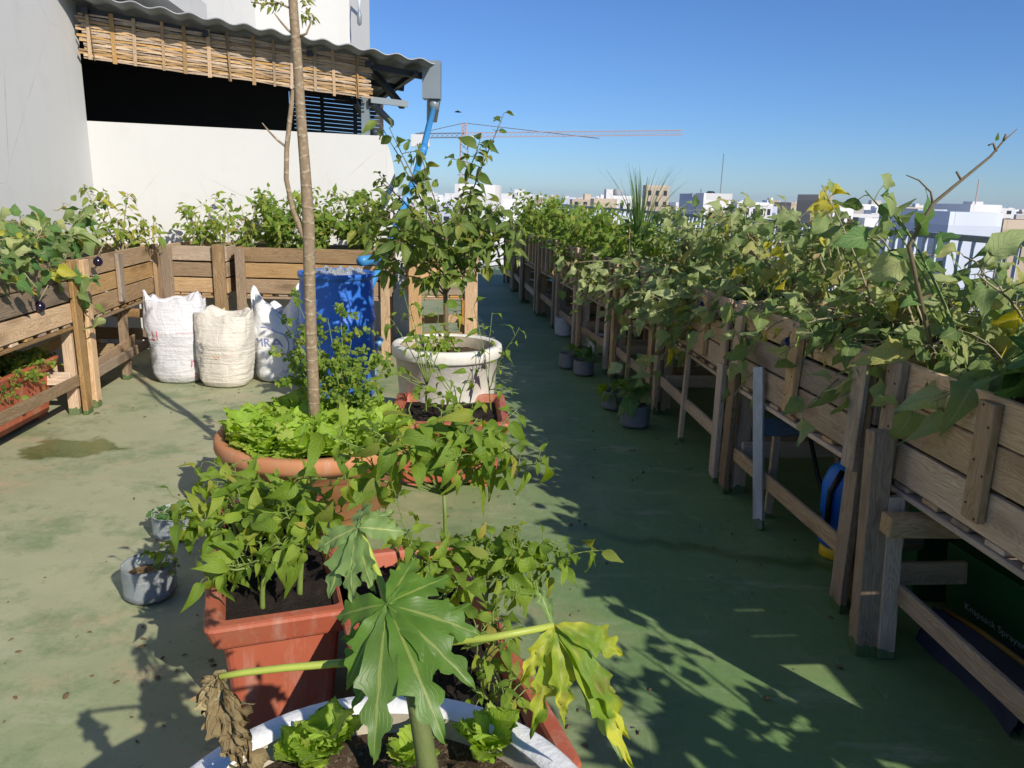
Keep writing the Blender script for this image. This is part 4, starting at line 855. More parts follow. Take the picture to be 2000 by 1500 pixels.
# far tables : finer bright bushes
k=0
for y in [7.1,7.7,8.3,8.9,9.5,10.1,10.7,11.4,12.1,12.8,13.5,14.2]:
    fx=FRONT(y); base=(fx+0.40,y,0.985); P=Plant('pepper_bush',base,'%s leafy green bush of the far right row, counted from the eggplants'%ORD[k],'plant','bushes in the far right planters',300+k,False,'stem_green')
    top=1.40+0.09*(k%3==1)+0.12*(y>10)
    for tp in spread(P.rng,base,11,0.46,1.12,top)+[(fx-0.1,y,1.02),(fx-0.06,y+0.2,1.08)]+([(fx-0.16,y+0.1,0.9),(fx-0.2,y-0.15,0.82),(fx-0.12,y+0.25,0.95)] if k<4 else []):
        f=P.path(base,Vector(base).lerp(Vector(tp),0.5)+Vector((0,0,0.12)),tp,0.006,0.002,6,5)
        key=[('bush',5),('round',1),('wilt',1.4 if k%2 else 0.5)]
        P.leaves(f,0.3,1.03,12,key,0.085,0.4,0.02)
        for q in range(3): P.twig(f,P.rng.uniform(0.3,1),0.16,key,0.075,6,droop=0.4,pet=0.015)
    P.done(); k+=1
# upright shoot, yellow spike, bare twig
P=Plant('eggplant_shoot',(1.62,2.62,0.985),'tall upright eggplant shoot with dark leaves against the sky at right','plant',None,31,True,'stem_green')
for tp,n in (((1690,372),8),((1725,385),7),((1660,430),7),((1745,420),6)):
    t3=gy(tp[0],tp[1],2.72+0.1*P.rng.random()); f=P.path(P.base,P.base.lerp(t3,0.5)+Vector((0,0,0.12)),t3,0.006,0.002,8,6); P.leaves(f,0.35,1.02,n,[('eggplant_young',1),('eggplant',1)],0.105,0.5,0.05)
P.done()
P=Plant('eggplant_shoot',(1.58,3.2,0.985),'thin yellowing eggplant spike standing above the right row','plant',None,32,True,'stem_pale')
t3=gy(1605,362,3.2); f=P.path(P.base,P.base.lerp(t3,0.5)+Vector((0.03,0,0.05)),t3,0.006,0.002,8,6); P.leaves(f,0.4,0.95,6,EGG,0.09,0.6,0.04); P.leaves(f,0.85,1.02,6,'yellow',0.08,1.2,0.02); P.done()
P=Plant('bare_branch',(1.50,2.62,0.985),'bare brown forked twig rising above the right planters into the sky','branch',None,33,True,'stem_brown')
pts=[P.base]+[gy(u,v,2.62) for u,v in ((1775,480),(1800,435),(1822,398),(1880,350),(1935,305),(1960,275),(1987,252))]; P.stem.tube(pts,[0.008,0.0075,0.007,0.006,0.005,0.004,0.003,0.0015],7)
for a in (((1822,398),(1818,375),(1795,352),(1770,342)),((1878,352),(1868,335)),((1946,296),(1940,280),(1930,284)),((1960,275),(1965,262))): P.stem.tube([gy(u,v,2.62) for u,v in a],[0.0045,0.0035,0.0028,0.0015][:len(a)],5)
P.leaf(LS['bush'][0],leafM(gy(1945,275,2.62),(0.3,0,0.8),(0,-1,0.3),0.03)); P.done()
# dangling bare stems over the boards
# lemongrass
b=Vector((gy(1250,440,7.25).x,7.25,0.985)); P=Plant('lemongrass',b,'spiky clump of lemongrass blades rising above the right row','grass',None,34,False)
rng=P.rng; m=MB(); uvs=[]
for i in range(95):
    a=rng.uniform(0,6.28); L=rng.uniform(0.5,1.0); lean=rng.uniform(0.03,0.42)**1.0; d=Vector((math.cos(a),math.sin(a),0)); s0=b+d*rng.uniform(0,0.06); sd=Vector((-d.y,d.x,0)); w=rng.uniform(0.004,0.008); ring=[]
    for k in range(8):
        t=k/7; p=s0+d*lean*L*t*t*1.1+Vector((0,0,L*(t-0.28*lean*t**3))); ww=w*(1-t**2.2)+0.0006; ring.append([p-sd*ww,p+d*0.001,p+sd*ww])
    m.quadstrip(ring,False,False)
me=m.mesh('foliage',b,True); l=me.uv_layers.new(name='UVMap'); me.materials.append(MATS['leaf_grass']); put('foliage',me,Matrix.Translation(b),P.root,kind='stuff'); P.done()

# back planter
back=[(-3.05,7.45,[(350,400),(380,410),(420,400),(400,440),(440,430)],'wilt'),(-2.55,7.45,[(430,395),(470,400),(500,385),(530,400),(490,430)],'wilt'),(-2.2,7.5,[(520,400),(560,385),(545,430),(590,400),(500,370)],'bush'),(-1.9,7.5,[(600,385),(640,380),(660,395),(620,420),(580,430)],'bush'),(-1.5,7.55,[(660,385),(700,375),(720,390),(690,430),(740,400)],'bush')]
for i,(x,y,tp,key) in enumerate(back):
    P=Plant('pepper_bush',(x,y,0.985),('yellowing bush at the left end against the white parapet','yellow-green bush second from the left against the white parapet','green bush in the middle before the white parapet','dense dark green bush behind the bare tree trunk','green bush above the blue barrel')[i],'plant','bushes before the parapet',500+i,False,'stem_pale' if key=='wilt' else 'stem_green')
    for u,v in tp+[(u+P.rng.randint(-30,30),v+P.rng.randint(10,60)) for u,v in tp]*(2 if key=='bush' else 1):
        t3=gy(u,v,y+P.rng.uniform(-0.2,0.3)); t3.z=max(t3.z,1.06); f=P.path(P.base,P.base.lerp(t3,0.5)+Vector((0,0,0.08)),t3,0.006,0.002,6,5)
        kk=[('bush',4),('wilt',3)] if key=='wilt' else [('bush',7),('wilt',0.7)]
        P.leaves(f,0.25,1.03,14 if key=='bush' else 9,kk,0.085,0.5,0.02)
        for q in range(4 if key=='bush' else 2): P.twig(f,P.rng.uniform(0.3,1),0.15,kk,0.075,7,droop=0.5,pet=0.012)
    P.done()
for i,(x,y,tp) in enumerate(((-0.85,7.72,[(770,400),(800,385),(830,400),(790,440),(850,430),(815,470)]),(-0.52,7.78,[(870,395),(905,390),(935,405),(890,440),(950,440),(920,470),(965,480)]))):
    P=Plant('pepper_bush',(x,y,0.985),('leafy bush on the left of the short table behind the citrus tree','leafy bush on the right of the short table behind the citrus tree')[i],'plant','bushes behind the citrus tree',510+i,False,'stem_green')
    for u,v in tp+[(u+P.rng.randint(-25,25),v+P.rng.randint(10,50)) for u,v in tp]:
        t3=gy(u,v,y+P.rng.uniform(-0.3,0.2)); t3.z=max(t3.z,1.0); f=P.path(P.base,P.base.lerp(t3,0.5)+Vector((0,0,0.1)),t3,0.006,0.002,6,5)
        P.leaves(f,0.25,1.03,13,[('bush',6),('wilt',1)],0.09,0.5,0.02)
        for q in range(3): P.twig(f,P.rng.uniform(0.3,1),0.16,[('bush',6),('wilt',1)],0.08,7,droop=0.5,pet=0.012)
    P.done()
# corner tall plants
P=Plant('pepper_bush',(-3.42,6.75,0.985),'tall thin yellow-green plant before the left corner of the parapet','plant',None,520,False,'stem_pale')
for u,v,dens in ((165,368,5),(200,375,5),(250,380,7),(185,400,6),(230,430,9),(205,445,9),(280,430,7),(312,462,7),(240,455,9),(180,460,8),(265,470,8),(300,440,5)):
    t3=gy(u,v,6.75); f=P.path(P.base,P.base.lerp(t3,0.5)+Vector((-0.02,0,0.06)),t3,0.006,0.003,7,5); P.leaves(f,0.5,1.02,dens*2,[('wilt',4),('bush',3)],0.075,0.6,0.025); P.leaves(f,0.92,1.03,6,[('wilt',2),('bush',1)],0.085,0.5,0.02)
P.done()
# left planter eggplants
for i,(x,y) in enumerate(((-3.15,4.0),(-3.22,4.6),(-3.32,5.2),(-3.42,5.85))):
    base=(x,y,0.99); tips=spread(rg,base,7,0.33,1.15,1.42,elong=1.1); fr=()
    if i<3: tips+=[(x+0.32,y+0.05,0.98),(x+0.30,y-0.2,1.02)]
    if i==2: tips+=[(x+0.42,y+0.1,0.72)]; 
    if i==1: fr=[tuple(gz(100,580,0.93)),]; fr=[(-2.99,4.80,0.80)]
    if i==2: fr=[(-3.0,5.55,1.02)]
    eggplant(base,'%s broad-leaved eggplant bush in the left planters'%('nearest','second','third','farthest')[i],540+i,tips,0.115,[('eggplant_young',4),('eggplant',4),('yellow',0.7)],9,2,group='eggplant bushes in the left planters',fruit=fr)
# dry grass wisps at left wall
# ---- citrus in the white pot
P=Plant('citrus_tree',(CPOT[0],CPOT[1],0.60),'small leafy citrus tree growing in the off-white pot','tree',None,600,True,'stem_brown',300)
tr=P.path((CPOT[0],CPOT[1],0.58),(CPOT[0]-0.02,CPOT[1],0.95),gy(872,440,4.8),0.017,0.011,8,8,0.006)
for u,v,y,n,t0 in ((985,222,4.75,20,0.75),(940,262,4.75,14,0.85),(760,250,4.8,15,0.8),(742,238,4.85,9,0.85),(930,390,4.9,14,0.85),(960,430,4.7,16,0.7),(995,470,4.7,14,0.65),(985,520,4.8,12,0.6),(740,420,4.8,14,0.75),(725,470,4.7,13,0.65),(770,470,4.5,13,0.65),(820,440,4.5,14,0.8),(900,440,4.5,14,0.8),(850,480,4.45,13,0.7),(940,480,4.5,14,0.65),(890,500,4.6,10,0.55),(800,500,4.9,10,0.6),(760,540,4.9,9,0.5),(735,395,4.9,12,0.8),(715,430,4.8,12,0.7),(970,460,4.9,13,0.7),(1010,500,4.8,10,0.6),(745,500,4.7,10,0.6),(815,285,4.8,9,0.85),(700,395,5.0,12,0.7),(695,450,5.0,12,0.6),(735,350,5.0,10,0.8),(975,400,5.0,11,0.75),(1000,430,4.9,11,0.65),(905,540,4.6,9,0.5),(825,545,4.6,9,0.5)):
    a=tr(t0); t3=gy(u,v,y); f=P.path(a,a.lerp(t3,0.5)+Vector((0,0,-0.03 if v<330 else 0.08))+rvec(P.rng)*0.04,t3,0.0065,0.0022,8,5,0.004)
    P.leaves(f,0.4,1.03,int(n*0.85),'citrus',0.102,0.35 if v<330 else 0.65,0.012,jit=0.9)
    for q in range(2 if v>400 else 1): P.twig(f,P.rng.uniform(0.4,0.95),P.rng.uniform(0.1,0.2),'citrus',0.088,7,droop=0.5,pet=0.01)
P.done()
P=Plant('pot_seedling',(CPOT[0]-0.12,CPOT[1]-0.1,0.60),'small weedy seedlings at the foot of the citrus tree','plant',None,601,True)
for i in range(4):
    b=P.base+Vector((P.rng.uniform(-0.1,0.3),P.rng.uniform(-0.1,0.15),0)); f=P.path(b,b+Vector((0,0,0.06)),b+Vector((P.rng.uniform(-0.1,0.1),-0.04,0.11)),0.004,0.002,5,5); P.leaves(f,0.3,1,6,'pepper',0.085,0.4,0.02)
P.done()

# ---- pepper plants
def pepper(base,label,seed,tips,size,n=9,tw=2,keys='pepper',r0=0.006,group=None,up0=0.5,stem='stem_green',z0=0.12,pet=0.028):
    size*=0.92; n=int(n*1.35)
    P=Plant('pepper_plant',base,label,'plant',group,seed,True,stem); rng=P.rng; b=P.base; fork=b+Vector((rng.uniform(-0.02,0.02),rng.uniform(-0.02,0.02),z0))
    P.path(b-Vector((0,0,0.02)),b.lerp(fork,0.5)+rvec(rng)*0.008,fork,r0*1.25,r0,5,7)
    for u,v,y in tips:
        t3=gy(u,v,y); mid=fork.lerp(t3,0.5)+Vector((0,0,0.05*up0))+rvec(rng)*0.03
        f=P.path(fork,mid,t3,r0*0.75,0.0016,8,6,0.004); P.leaves(f,0.4,1.03,n,keys,size,0.55,pet,jit=0.7)
        for q in range(tw): P.twig(f,rng.uniform(0.45,1.0),rng.uniform(0.06,0.13),keys,size*0.8,rng.randint(3,5),droop=0.6,pet=0.018,r=0.002)
    return P.done()
def onA(s,t): q=AC+RX*s+AX*t; return (q.x,q.y,0.39)
PK=[('pepper',12),('wilt',0.5)]
pepper(onA(-0.05,-0.33),'short pepper plant at the near end of the left front trough',701,[(430,1110,2.0),(470,1080,2.05),(395,1130,1.98),(500,1040,2.15),(425,1050,2.1)],0.075,6,1,PK,0.007,z0=0.10)
pepper(onA(0.06,-0.28),'pepper plant with a thick pale stem and long hanging leaf in the left front trough',702,[(540,1060,2.05),(590,1070,2.05),(560,1000,2.15),(500,1010,2.2),(620,1030,2.1)],0.092,7,1,PK,0.008,z0=0.12)
pepper(onA(-0.10,0.05),'bushy pepper plant leaning left over the front trough edge',703,[(360,985,2.3),(400,950,2.35),(440,925,2.4),(395,1010,2.3),(470,970,2.35),(345,1030,2.25)],0.085,6,1,PK,0.007,z0=0.12)
pepper(onA(0.08,0.1),'bushy pepper plant in the middle of the left front trough',704,[(520,965,2.4),(560,975,2.35),(600,1000,2.3),(490,1000,2.3),(640,985,2.35),(530,1010,2.3)],0.080,5,1,PK,0.007,z0=0.12)
pepper(onA(0.0,0.33),'pepper plant with bare reaching tips at the far end of the left front trough',705,[(450,945,2.6),(510,935,2.6),(570,960,2.55),(395,900,2.7),(620,965,2.5),(640,1000,2.5)],0.070,4,1,PK,0.006,z0=0.12)
def onC(s,t): q=CC+RX*s+AX*t; return (q.x,q.y,0.38)
tall=pepper((-0.19,2.16,0.38),'tallest pepper plant of the right front trough with long bare stems',710,[(800,800,2.1),(860,800,2.15),(930,815,2.1),(990,875,2.1),(1055,905,2.1),(775,860,2.0),(720,840,2.05),(640,850,2.0),(900,890,2.0),(850,860,2.1),(690,910,2.1),(960,900,2.15),(1010,800,2.2),(590,935,2.1)],0.086,7,1,PK,0.0055,z0=0.34)
pepper((-0.06,2.02,0.38),'spreading pepper plant arching right over the aisle from the right front trough',711,[(1120,1085,2.0),(1075,1060,2.05),(1020,1060,2.0),(960,1055,2.1),(925,1075,2.0),(1050,1130,1.95),(985,1110,1.95),(905,1045,2.1)],0.078,8,2,PK,0.0055,z0=0.10)
pepper((-0.05,1.72,0.38),'low yellowish pepper seedling at the rim of the right front trough',712,[(960,1200,1.75),(1000,1215,1.75),(930,1220,1.7),(985,1260,1.7)],0.055,5,1,[('wilt',3),('pepper',4)],0.004,z0=0.05)
pepper((0.02,1.52,0.38),'pale yellow-green pepper seedling beside the papaya stalk',713,[(975,1330,1.5),(940,1290,1.55),(1000,1350,1.5),(920,1345,1.45)],0.058,5,1,[('wilt',3),('pepper',4)],0.004,z0=0.05)
pepper((-0.24,1.9,0.38),'pepper plant half hidden behind the papaya crown',714,[(840,1080,1.95),(880,1060,2.0),(800,1060,1.95),(900,1130,1.9),(780,1000,2.0)],0.075,7,1,PK,0.0055,z0=0.12)
pepper((-0.30,4.10,0.36),'straggling pepper plant in the square trough before the citrus pot',720,[(830,690,4.1),(880,740,4.0),(930,720,4.1),(790,740,4.0),(850,780,3.95),(940,790,4.0),(900,800,3.95),(810,660,4.2)],0.07,3,0,PK,0.006,z0=0.1)
pepper((-0.12,4.40,0.36),'thin pepper vine reaching right past the citrus pot',721,[(1015,640,4.3),(985,690,4.3),(960,610,4.5),(1000,760,4.2),(925,600,4.5)],0.060,4,0,PK,0.004,z0=0.12)
pepper((-0.50,4.35,0.36),'pepper plant rising left of the citrus pot',722,[(790,570,4.4),(830,545,4.4),(860,590,4.35),(760,620,4.4),(730,690,4.4),(700,720,4.3),(800,600,4.3),(910,560,4.4)],0.075,4,0,PK,0.005,z0=0.15)

# ---- bare tree in the clay bowl with its fine leaves
P=Plant('bare_tree',(BW[0],BW[1],0.40),'slender bare tree with smooth brown trunk growing from the clay bowl','tree',None,800,False,'bark')
Y=3.62; pts=[gy(u,v,Y) for u,v in ((617,880),(612,760),(607,640),(604,520),(603,440),(596,330),(588,230),(581,120),(574,30),(568,-60),(566,-140))]; P.stem.tube(pts,[0.030,0.028,0.027,0.027,0.0275,0.024,0.022,0.021,0.020,0.018,0.013],14); tk=P.stem; tk.build('trunk','bark',P.root,True); P.stem=MB()
for path,rad in (((( 603,485),(590,455),(572,410),(559,350),(560,290),(566,235),(573,175)),(0.014,0.013,0.012,0.0115,0.0115,0.011,0.010)),(((559,287),(540,272),(524,255),(512,240)),(0.006,0.005,0.004,0.002)),(((578,72),(562,58),(548,42),(536,26)),(0.006,0.005,0.004,0.002)),(((583,72),(598,66),(607,45),(598,15)),(0.007,0.005,0.004,0.003)),(((575,20),(545,6),(515,8),(490,4)),(0.005,0.004,0.003,0.002)),(((570,-90),(590,-140),(620,-190)),(0.012,0.009,0.005)),(((566,-120),(530,-170),(500,-210)),(0.011,0.008,0.004))):
    pp=[gy(u,v,Y) for u,v in path]; m=MB(); m.tube(pp,list(rad),8); m.build('branch','bark',P.root,True)
def spray(P,pts,n,size,key='round',droop=0.2):
    a=[Vector(p) for p in pts]; f=lambda t:(a[min(int(t*(len(a)-1)),len(a)-2)].lerp(a[min(int(t*(len(a)-1)),len(a)-2)+1],t*(len(a)-1)-min(int(t*(len(a)-1)),len(a)-2)))
    P.leaves(f,0.1,1.0,n,key,size,droop,0.004,jit=0.5)
for u0,v0,u1,v1 in ((545,6,490,4),(560,2,520,18),(598,15,600,-10),(607,40,590,25),(607,45,612,30),(550,-10,500,-5)): spray(P,[gy(u0,v0,Y),gy(u1,v1,Y)],12,0.032,'wilt')
P.done()
P=Plant('feathery_seedlings',(BW[0]+0.1,BW[1]+0.14,0.40),'feathery fine-leaved seedlings behind the tree trunk in the clay bowl','plant',None,801,False,'stem_green')
rng=P.rng
for u,v,y in ((540,612,3.9),(560,640,3.9),(555,690,3.85),(570,565,4.0),(600,700,3.85),(640,620,3.9),(660,660,3.85),(700,680,3.9),(735,690,3.9),(760,720,3.85),(680,720,3.8),(650,700,3.75),(720,740,3.8),(580,720,3.8),(620,680,3.9),(545,735,3.8),(690,640,4.0),(665,600,4.0)):
    t3=gy(u,v,y); f=P.path(P.base+rvec(rng)*0.05,P.base.lerp(t3,0.5)+Vector((0,0,0.08)),t3,0.004,0.0015,7,5)
    for q in range(8):
        a=f(rng.uniform(0.35,1.0)); d=rvec(rng); d.z*=0.3; e=a+d*rng.uniform(0.07,0.15); P.stem.tube([a,e],[0.0014,0.0008],4,False); spray(P,[a,e],13,0.026,'round')
P.done()

# ---- lettuces
def frilly(name,seed,mat='leaf_lettuce'):
    rng=random.Random(seed); rows,cols=12,10; v=[];f=[];uv=[]; p1,p2=rng.uniform(0,6),rng.uniform(0,6)
    for i in range(rows+1):
        t=i/rows; w=0.12+0.36*math.sin(math.pi*min(1,t*0.92)**1.15)**0.8 if t<1 else 0.18
        for j in range(cols+1):
            s=-1+2*j/cols; e=abs(s)**2; fr=0.055*e*math.sin(t*34+p1+s*2)+0.04*e*math.sin(t*57+p2); 
            et=max(0,(t-0.7)/0.3)**2; fr+=0.05*et*math.sin(s*17+p2)
            x=s*w*(1+0.10*math.sin(t*40+p1*2)*e); y=t*(1-0.25*t*abs(s)**1.5)+0.03*et*math.sin(s*14+p1); z=0.35*w*e+fr-0.35*t*t+0.15*t
            v.append((x,y,z)); uv.append((0.5+s/2,t))
    for i in range(rows):
        for j in range(cols): a=i*(cols+1)+j; f.append((a,a+1,a+cols+2,a+cols+1))
    me=bpy.data.meshes.new(name); me.from_pydata(v,[],f); l=me.uv_layers.new(name='UVMap')
    for lp in me.loops: l.data[lp.index].uv=uv[lp.vertex_index]
    me.polygons.foreach_set('use_smooth',[True]*len(me.polygons)); me.materials.append(MATS[mat]); return me
LS['lettuce']=[frilly('leaf_lettuce',i) for i in range(5)]
def lettuce(c,label,seed,n,size,group=None,tilt=(0.25,0.95)):
    P=Plant('lettuce',c,label,'lettuce',group,seed,True); rng=P.rng; a=rng.uniform(0,6)
    for i in range(n):
        a+=2.4; el=tilt[0]+(tilt[1]-tilt[0])*(i/n); d=Vector((math.cos(a)*math.cos(el),math.sin(a)*math.cos(el),math.sin(el))); nrm=Vector((-math.cos(a)*math.sin(el),-math.sin(a)*math.sin(el),math.cos(el)))
        P.leaf(rng.choice(LS['lettuce']),leafM(P.base+d*0.01,d,nrm+rvec(rng)*0.25,size*rng.uniform(0.75,1.2)))
    return P.done()
rl=random.Random(9); k=0
for r,n in ((0.08,3),(0.21,8),(0.335,13)):
    for i in range(n):
        a=2*math.pi*(i+rl.uniform(-0.2,0.2))/n+r*7; x,y=BW[0]+r*math.cos(a),BW[1]+r*math.sin(a)
        if math.hypot(x-BW[0],y-BW[1])<0.06: continue
        lettuce((x,y,0.405),'frilly light green lettuce in the clay bowl',850+k,15,0.15,'lettuces crowded in the clay bowl',(0.5,1.4)); k+=1
for k,(u,v,n,sz) in enumerate(((640,1470,8,0.085),(798,1495,6,0.062),(955,1470,9,0.078),(590,1492,5,0.065))):
    p=gz(u,v,0.638); lettuce((p.x,p.y,0.638),('young lettuce with broad frilly leaves left of the papaya stalk','small lettuce leaf just left of the papaya stalk','young upright lettuce right of the papaya stalk','tiny lettuce at the left in the foreground pot')[k],880+k,n,sz,None,(0.6,1.35))

# ---- papaya
PB=Vector((-0.115,1.01,0.60)); P=Plant('papaya_plant',PB,'young papaya with large lobed leaves in the foreground white pot','plant',None,900,True,'stem_green')
apex=gy(765,1215,1.03)
m=MB(); sp=[PB-Vector((0,0,0.02)),gy(836,1500,1.0),gy(822,1420,1.01),gy(805,1330,1.02),gy(785,1270,1.04),apex]; m.tube(sp,[0.019,0.0165,0.015,0.013,0.011,0.008],14); m.build('stalk','stalk_papaya',P.root,True)
LW=[(0,.04),(.15,.34),(.33,.66),(.43,.70),(.51,1.0),(.56,.62),(.62,.36),(.69,.66),(.74,.58),(.80,.27),(.87,.26),(.94,.16),(1,.01)]
def lobewidth(t):
    t=min(max(t,0),1)
    for (a,x),(b,y) in zip(LW,LW[1:]):
        if t<=b: q=(t-a)/(b-a); q=q*q*(3-2*q); return x+(y-x)*q
def palmleaf(c,lobes,mat,nrm,fold=0.25,crumple=0.0,seed=0,name='leaf'):
    rng=random.Random(seed); v=[];f=[];uv=[]; rows=30; cols=6; c=Vector(c)
    for li,(tip,wd,bul) in enumerate(lobes):
        tip=Vector(tip); ax=tip-c; L=ax.length; N=Vector(nrm); mid=c.lerp(tip,0.5)+N*bul; b=len(v); ph=rng.uniform(0,6); off=N*(0.0009*li)
        for i in range(rows+1):
            t=i/rows; p=bez(c,mid,tip,t)+off; tan=(bez(c,mid,tip,min(1,t+0.02))-bez(c,mid,tip,max(0,t-0.02))).normalized(); nn=(N-tan*N.dot(tan)).normalized(); sd=tan.cross(nn)
            for j in range(cols+1):
                s=-1+2*j/cols; w=wd*lobewidth(t+0.03*math.copysign(1,s)*math.sin(ph) if 0.1<t<0.97 else t)
                q=p+sd*(s*w)+tan*(s*s*w*0.45 if 0.4<t<0.95 else 0)+nn*(fold*abs(s)*w*0.5+0.003*math.sin(t*16+ph)*abs(s)+crumple*noise.noise(Vector((t*7+seed,s*3+li,ph)))*(0.3+t))
                v.append(tuple(q)); uv.append((0.5+s/2*0.98,t))
        for i in range(rows):
            for j in range(cols): a=b+i*(cols+1)+j; f.append((a,a+1,a+cols+2,a+cols+1))
    me=bpy.data.meshes.new('leaf'); me.from_pydata([tuple(Vector(q)-PB) for q in v],[],f); l=me.uv_layers.new(name='UVMap')
    for lp in me.loops: l.data[lp.index].uv=uv[lp.vertex_index]
    me.polygons.foreach_set('use_smooth',[True]*len(me.polygons)); me.materials.append(MATS[mat]); return put(name,me,Matrix.Translation(PB),P.root)
def petiole(pts,r0,r1,mat='petiole'):
    m=MB(); m.tube(pts,[r0+(r1-r0)*i/(len(pts)-1) for i in range(len(pts))],9); m.build('petiole',mat,P.root,True)
n1=Vector((0.05,-0.62,0.78)).normalized()
c1=gy(756,1182,1.0)
palmleaf(c1,[(gy(729,1495,0.86),0.035,0.04),(gy(871,1455,0.88),0.037,0.04),(gy(943,1243,1.0),0.034,0.02),(gy(930,1350,0.93),0.029,0.03),(gy(657,1207,1.03),0.030,0.012),(gy(676,1350,0.94),0.026,0.025),(gy(812,1092,1.10),0.025,0.004),(gy(880,1128,1.10),0.026,0.006)],'leaf_papaya',n1,0.25,0.0,1)
petiole([apex,gy(760,1200,1.05),c1-n1*0.004],0.006,0.004)
n2=Vector((-0.35,-0.75,0.55)).normalized(); c2=gy(700,1031,1.13)
palmleaf(c2,[(gy(644,1168,1.10),0.026,0.02),(gy(692,1178,1.08),0.026,0.025),(gy(735,1160,1.08),0.022,0.02),(gy(622,1075,1.14),0.024,0.012),(gy(795,1040,1.14),0.024,0.012),(gy(770,1000,1.2),0.024,0.004),(gy(720,985,1.22),0.022,0.004)],'leaf_papaya_pale',n2,0.3,0.004,2)
petiole([apex,gy(745,1140,1.09),gy(722,1080,1.12),c2-n2*0.004],0.0065,0.005)
c3=gy(1082,1222,1.0); n3=Vector((0.2,-0.7,0.65)).normalized()
palmleaf(c3,[(gy(1035,1440,0.97),0.022,0.03),(gy(1100,1415,0.96),0.022,0.03),(gy(1012,1335,0.97),0.018,0.03),(gy(1222,1440,0.96),0.022,0.05),(gy(1232,1500,0.95),0.026,0.04),(gy(1214,1282,1.0),0.026,0.03)],'leaf_papaya_yellow',n3,0.6,0.012,3)
palmleaf(c3-n3*0.006,[(gy(1046,1138,1.03),0.012,0.006),(gy(1215,1490,0.985),0.022,0.03),(gy(1080,1330,1.0),0.016,0.02)],'leaf_papaya_pale',n3,0.8,0.006,4)
petiole([gy(790,1275,1.04),gy(860,1255,1.0),gy(960,1245,0.99),c3],0.0065,0.005)
c5=gy(770,1262,1.03)
palmleaf(c5,[(gy(662,1300,1.0),0.028,0.02),(gy(668,1250,1.02),0.026,0.02),(gy(690,1385,0.97),0.024,0.02),(gy(850,1400,0.98),0.028,0.02),(gy(925,1180,1.06),0.026,0.01),(gy(680,1190,1.06),0.024,0.01)],'leaf_papaya',Vector((0,-0.5,0.85)).normalized(),0.3,0.0,5)
# withered leaf
pe=gy(428,1322,0.98); petiole([gy(780,1282,1.03),gy(680,1294,1.02),gy(560,1304,1.0),gy(480,1313,0.99),pe],0.0065,0.0048)
palmleaf(pe,[(gy(430,1400,0.97),0.028,0.02),(gy(455,1440,0.965),0.030,0.02),(gy(470,1500,0.95),0.030,0.02),(gy(495,1480,0.96),0.026,0.01),(gy(405,1390,0.98),0.022,0.01),(gy(410,1345,0.98),0.018,0.01)],'leaf_dry',Vector((0,-0.8,0.5)).normalized(),1.2,0.030,8)
for q in range(16):
    t=q/15; p=bez(pe,gy(425,1400,0.97),gy(490,1510,0.95),t)+rvec(P.rng)*0.012; P.leaf(P.rng.choice(LS['dry']),leafM(p,Vector((0.2,0,-1))+rvec(P.rng)*0.8,Vector((0,-1,0.4))+rvec(P.rng)*0.6,P.rng.uniform(0.035,0.06),1.5))
P.done()

# ---- seedlings in the bottle pots
def seedling(base,label,seed,tips,key,size,n=5):
    P=Plant('seedling',base,label,'plant',None,seed,True)
    for tp in tips:
        t3=Vector(tp); f=P.path(P.base,P.base.lerp(t3,0.5)+Vector((0,0,0.03)),t3,0.004,0.002,6,5); P.leaves(f,0.35,1.02,n,key,size,0.6,0.02)
    return P.done()
seedling((-1.40,2.80,0.095),'seedling leaning right out of the nearer clear bottle pot',950,[gy(300,1075,2.85),gy(335,1060,2.85),gy(340,1090,2.8)],'pepper',0.05)
seedling((-1.56,3.34,0.08),'dark leafy seedling in the farther brownish bottle pot',951,[gy(300,1000,3.35),gy(330,995,3.35),gy(345,1020,3.3)],'eggplant_young',0.06)
seedling((0.895,5.34,0.13),'broad-leaved seedling in the nearest bottle pot of the right row',952,[gy(1250,755,5.3),gy(1225,770,5.3),gy(1265,780,5.35),gy(1240,735,5.4)],[('eggplant_young',1),('eggplant',1)],0.13,5)
seedling((0.805,5.80,0.12),'seedling in the second bottle pot of the right row',953,[gy(1180,750,5.8),gy(1210,740,5.8),gy(1195,770,5.7)],[('eggplant_young',1),('pepper',1)],0.10)
seedling((0.66,6.95,0.11),'seedling in the dark bottle pot before the fourth right table',954,[gy(1140,700,6.9),gy(1165,680,6.95),gy(1150,660,7.0)],'eggplant_young',0.12)
seedling((0.53,7.22,0.12),'small seedling in the farther dark bottle pot of the right row',955,[gy(1130,680,7.2),gy(1115,670,7.2)],'pepper',0.09)
# creeping herb in the left trough
P=Plant('creeping_herb',tuple(LC+Vector((0,0,0.39))),'creeping small-leaved herb spilling from the red left trough','plant',None,960,False)
rng=P.rng
for i in range(60):
    b=LC+LRX*rng.uniform(-0.12,0.14)+LX*rng.uniform(-0.42,0.42)+Vector((0,0,0.39)); 
    ov=rng.random()<0.35; e=b+Vector((rng.uniform(0.02,0.12),rng.uniform(-0.1,0.1),rng.uniform(0.03,0.11)))
    if ov: e=LC+LRX*rng.uniform(0.19,0.24)+LX*rng.uniform(-0.42,0.5)+Vector((0,0,rng.uniform(0.27,0.44)))
    f=P.path(b,b.lerp(e,0.5)+Vector((0,0,0.06)),e,0.003,0.0015,5,4); P.leaves(f,0.2,1.03,13,[('round',5),('wilt',1)],0.034,0.2,0.006)
P.done()
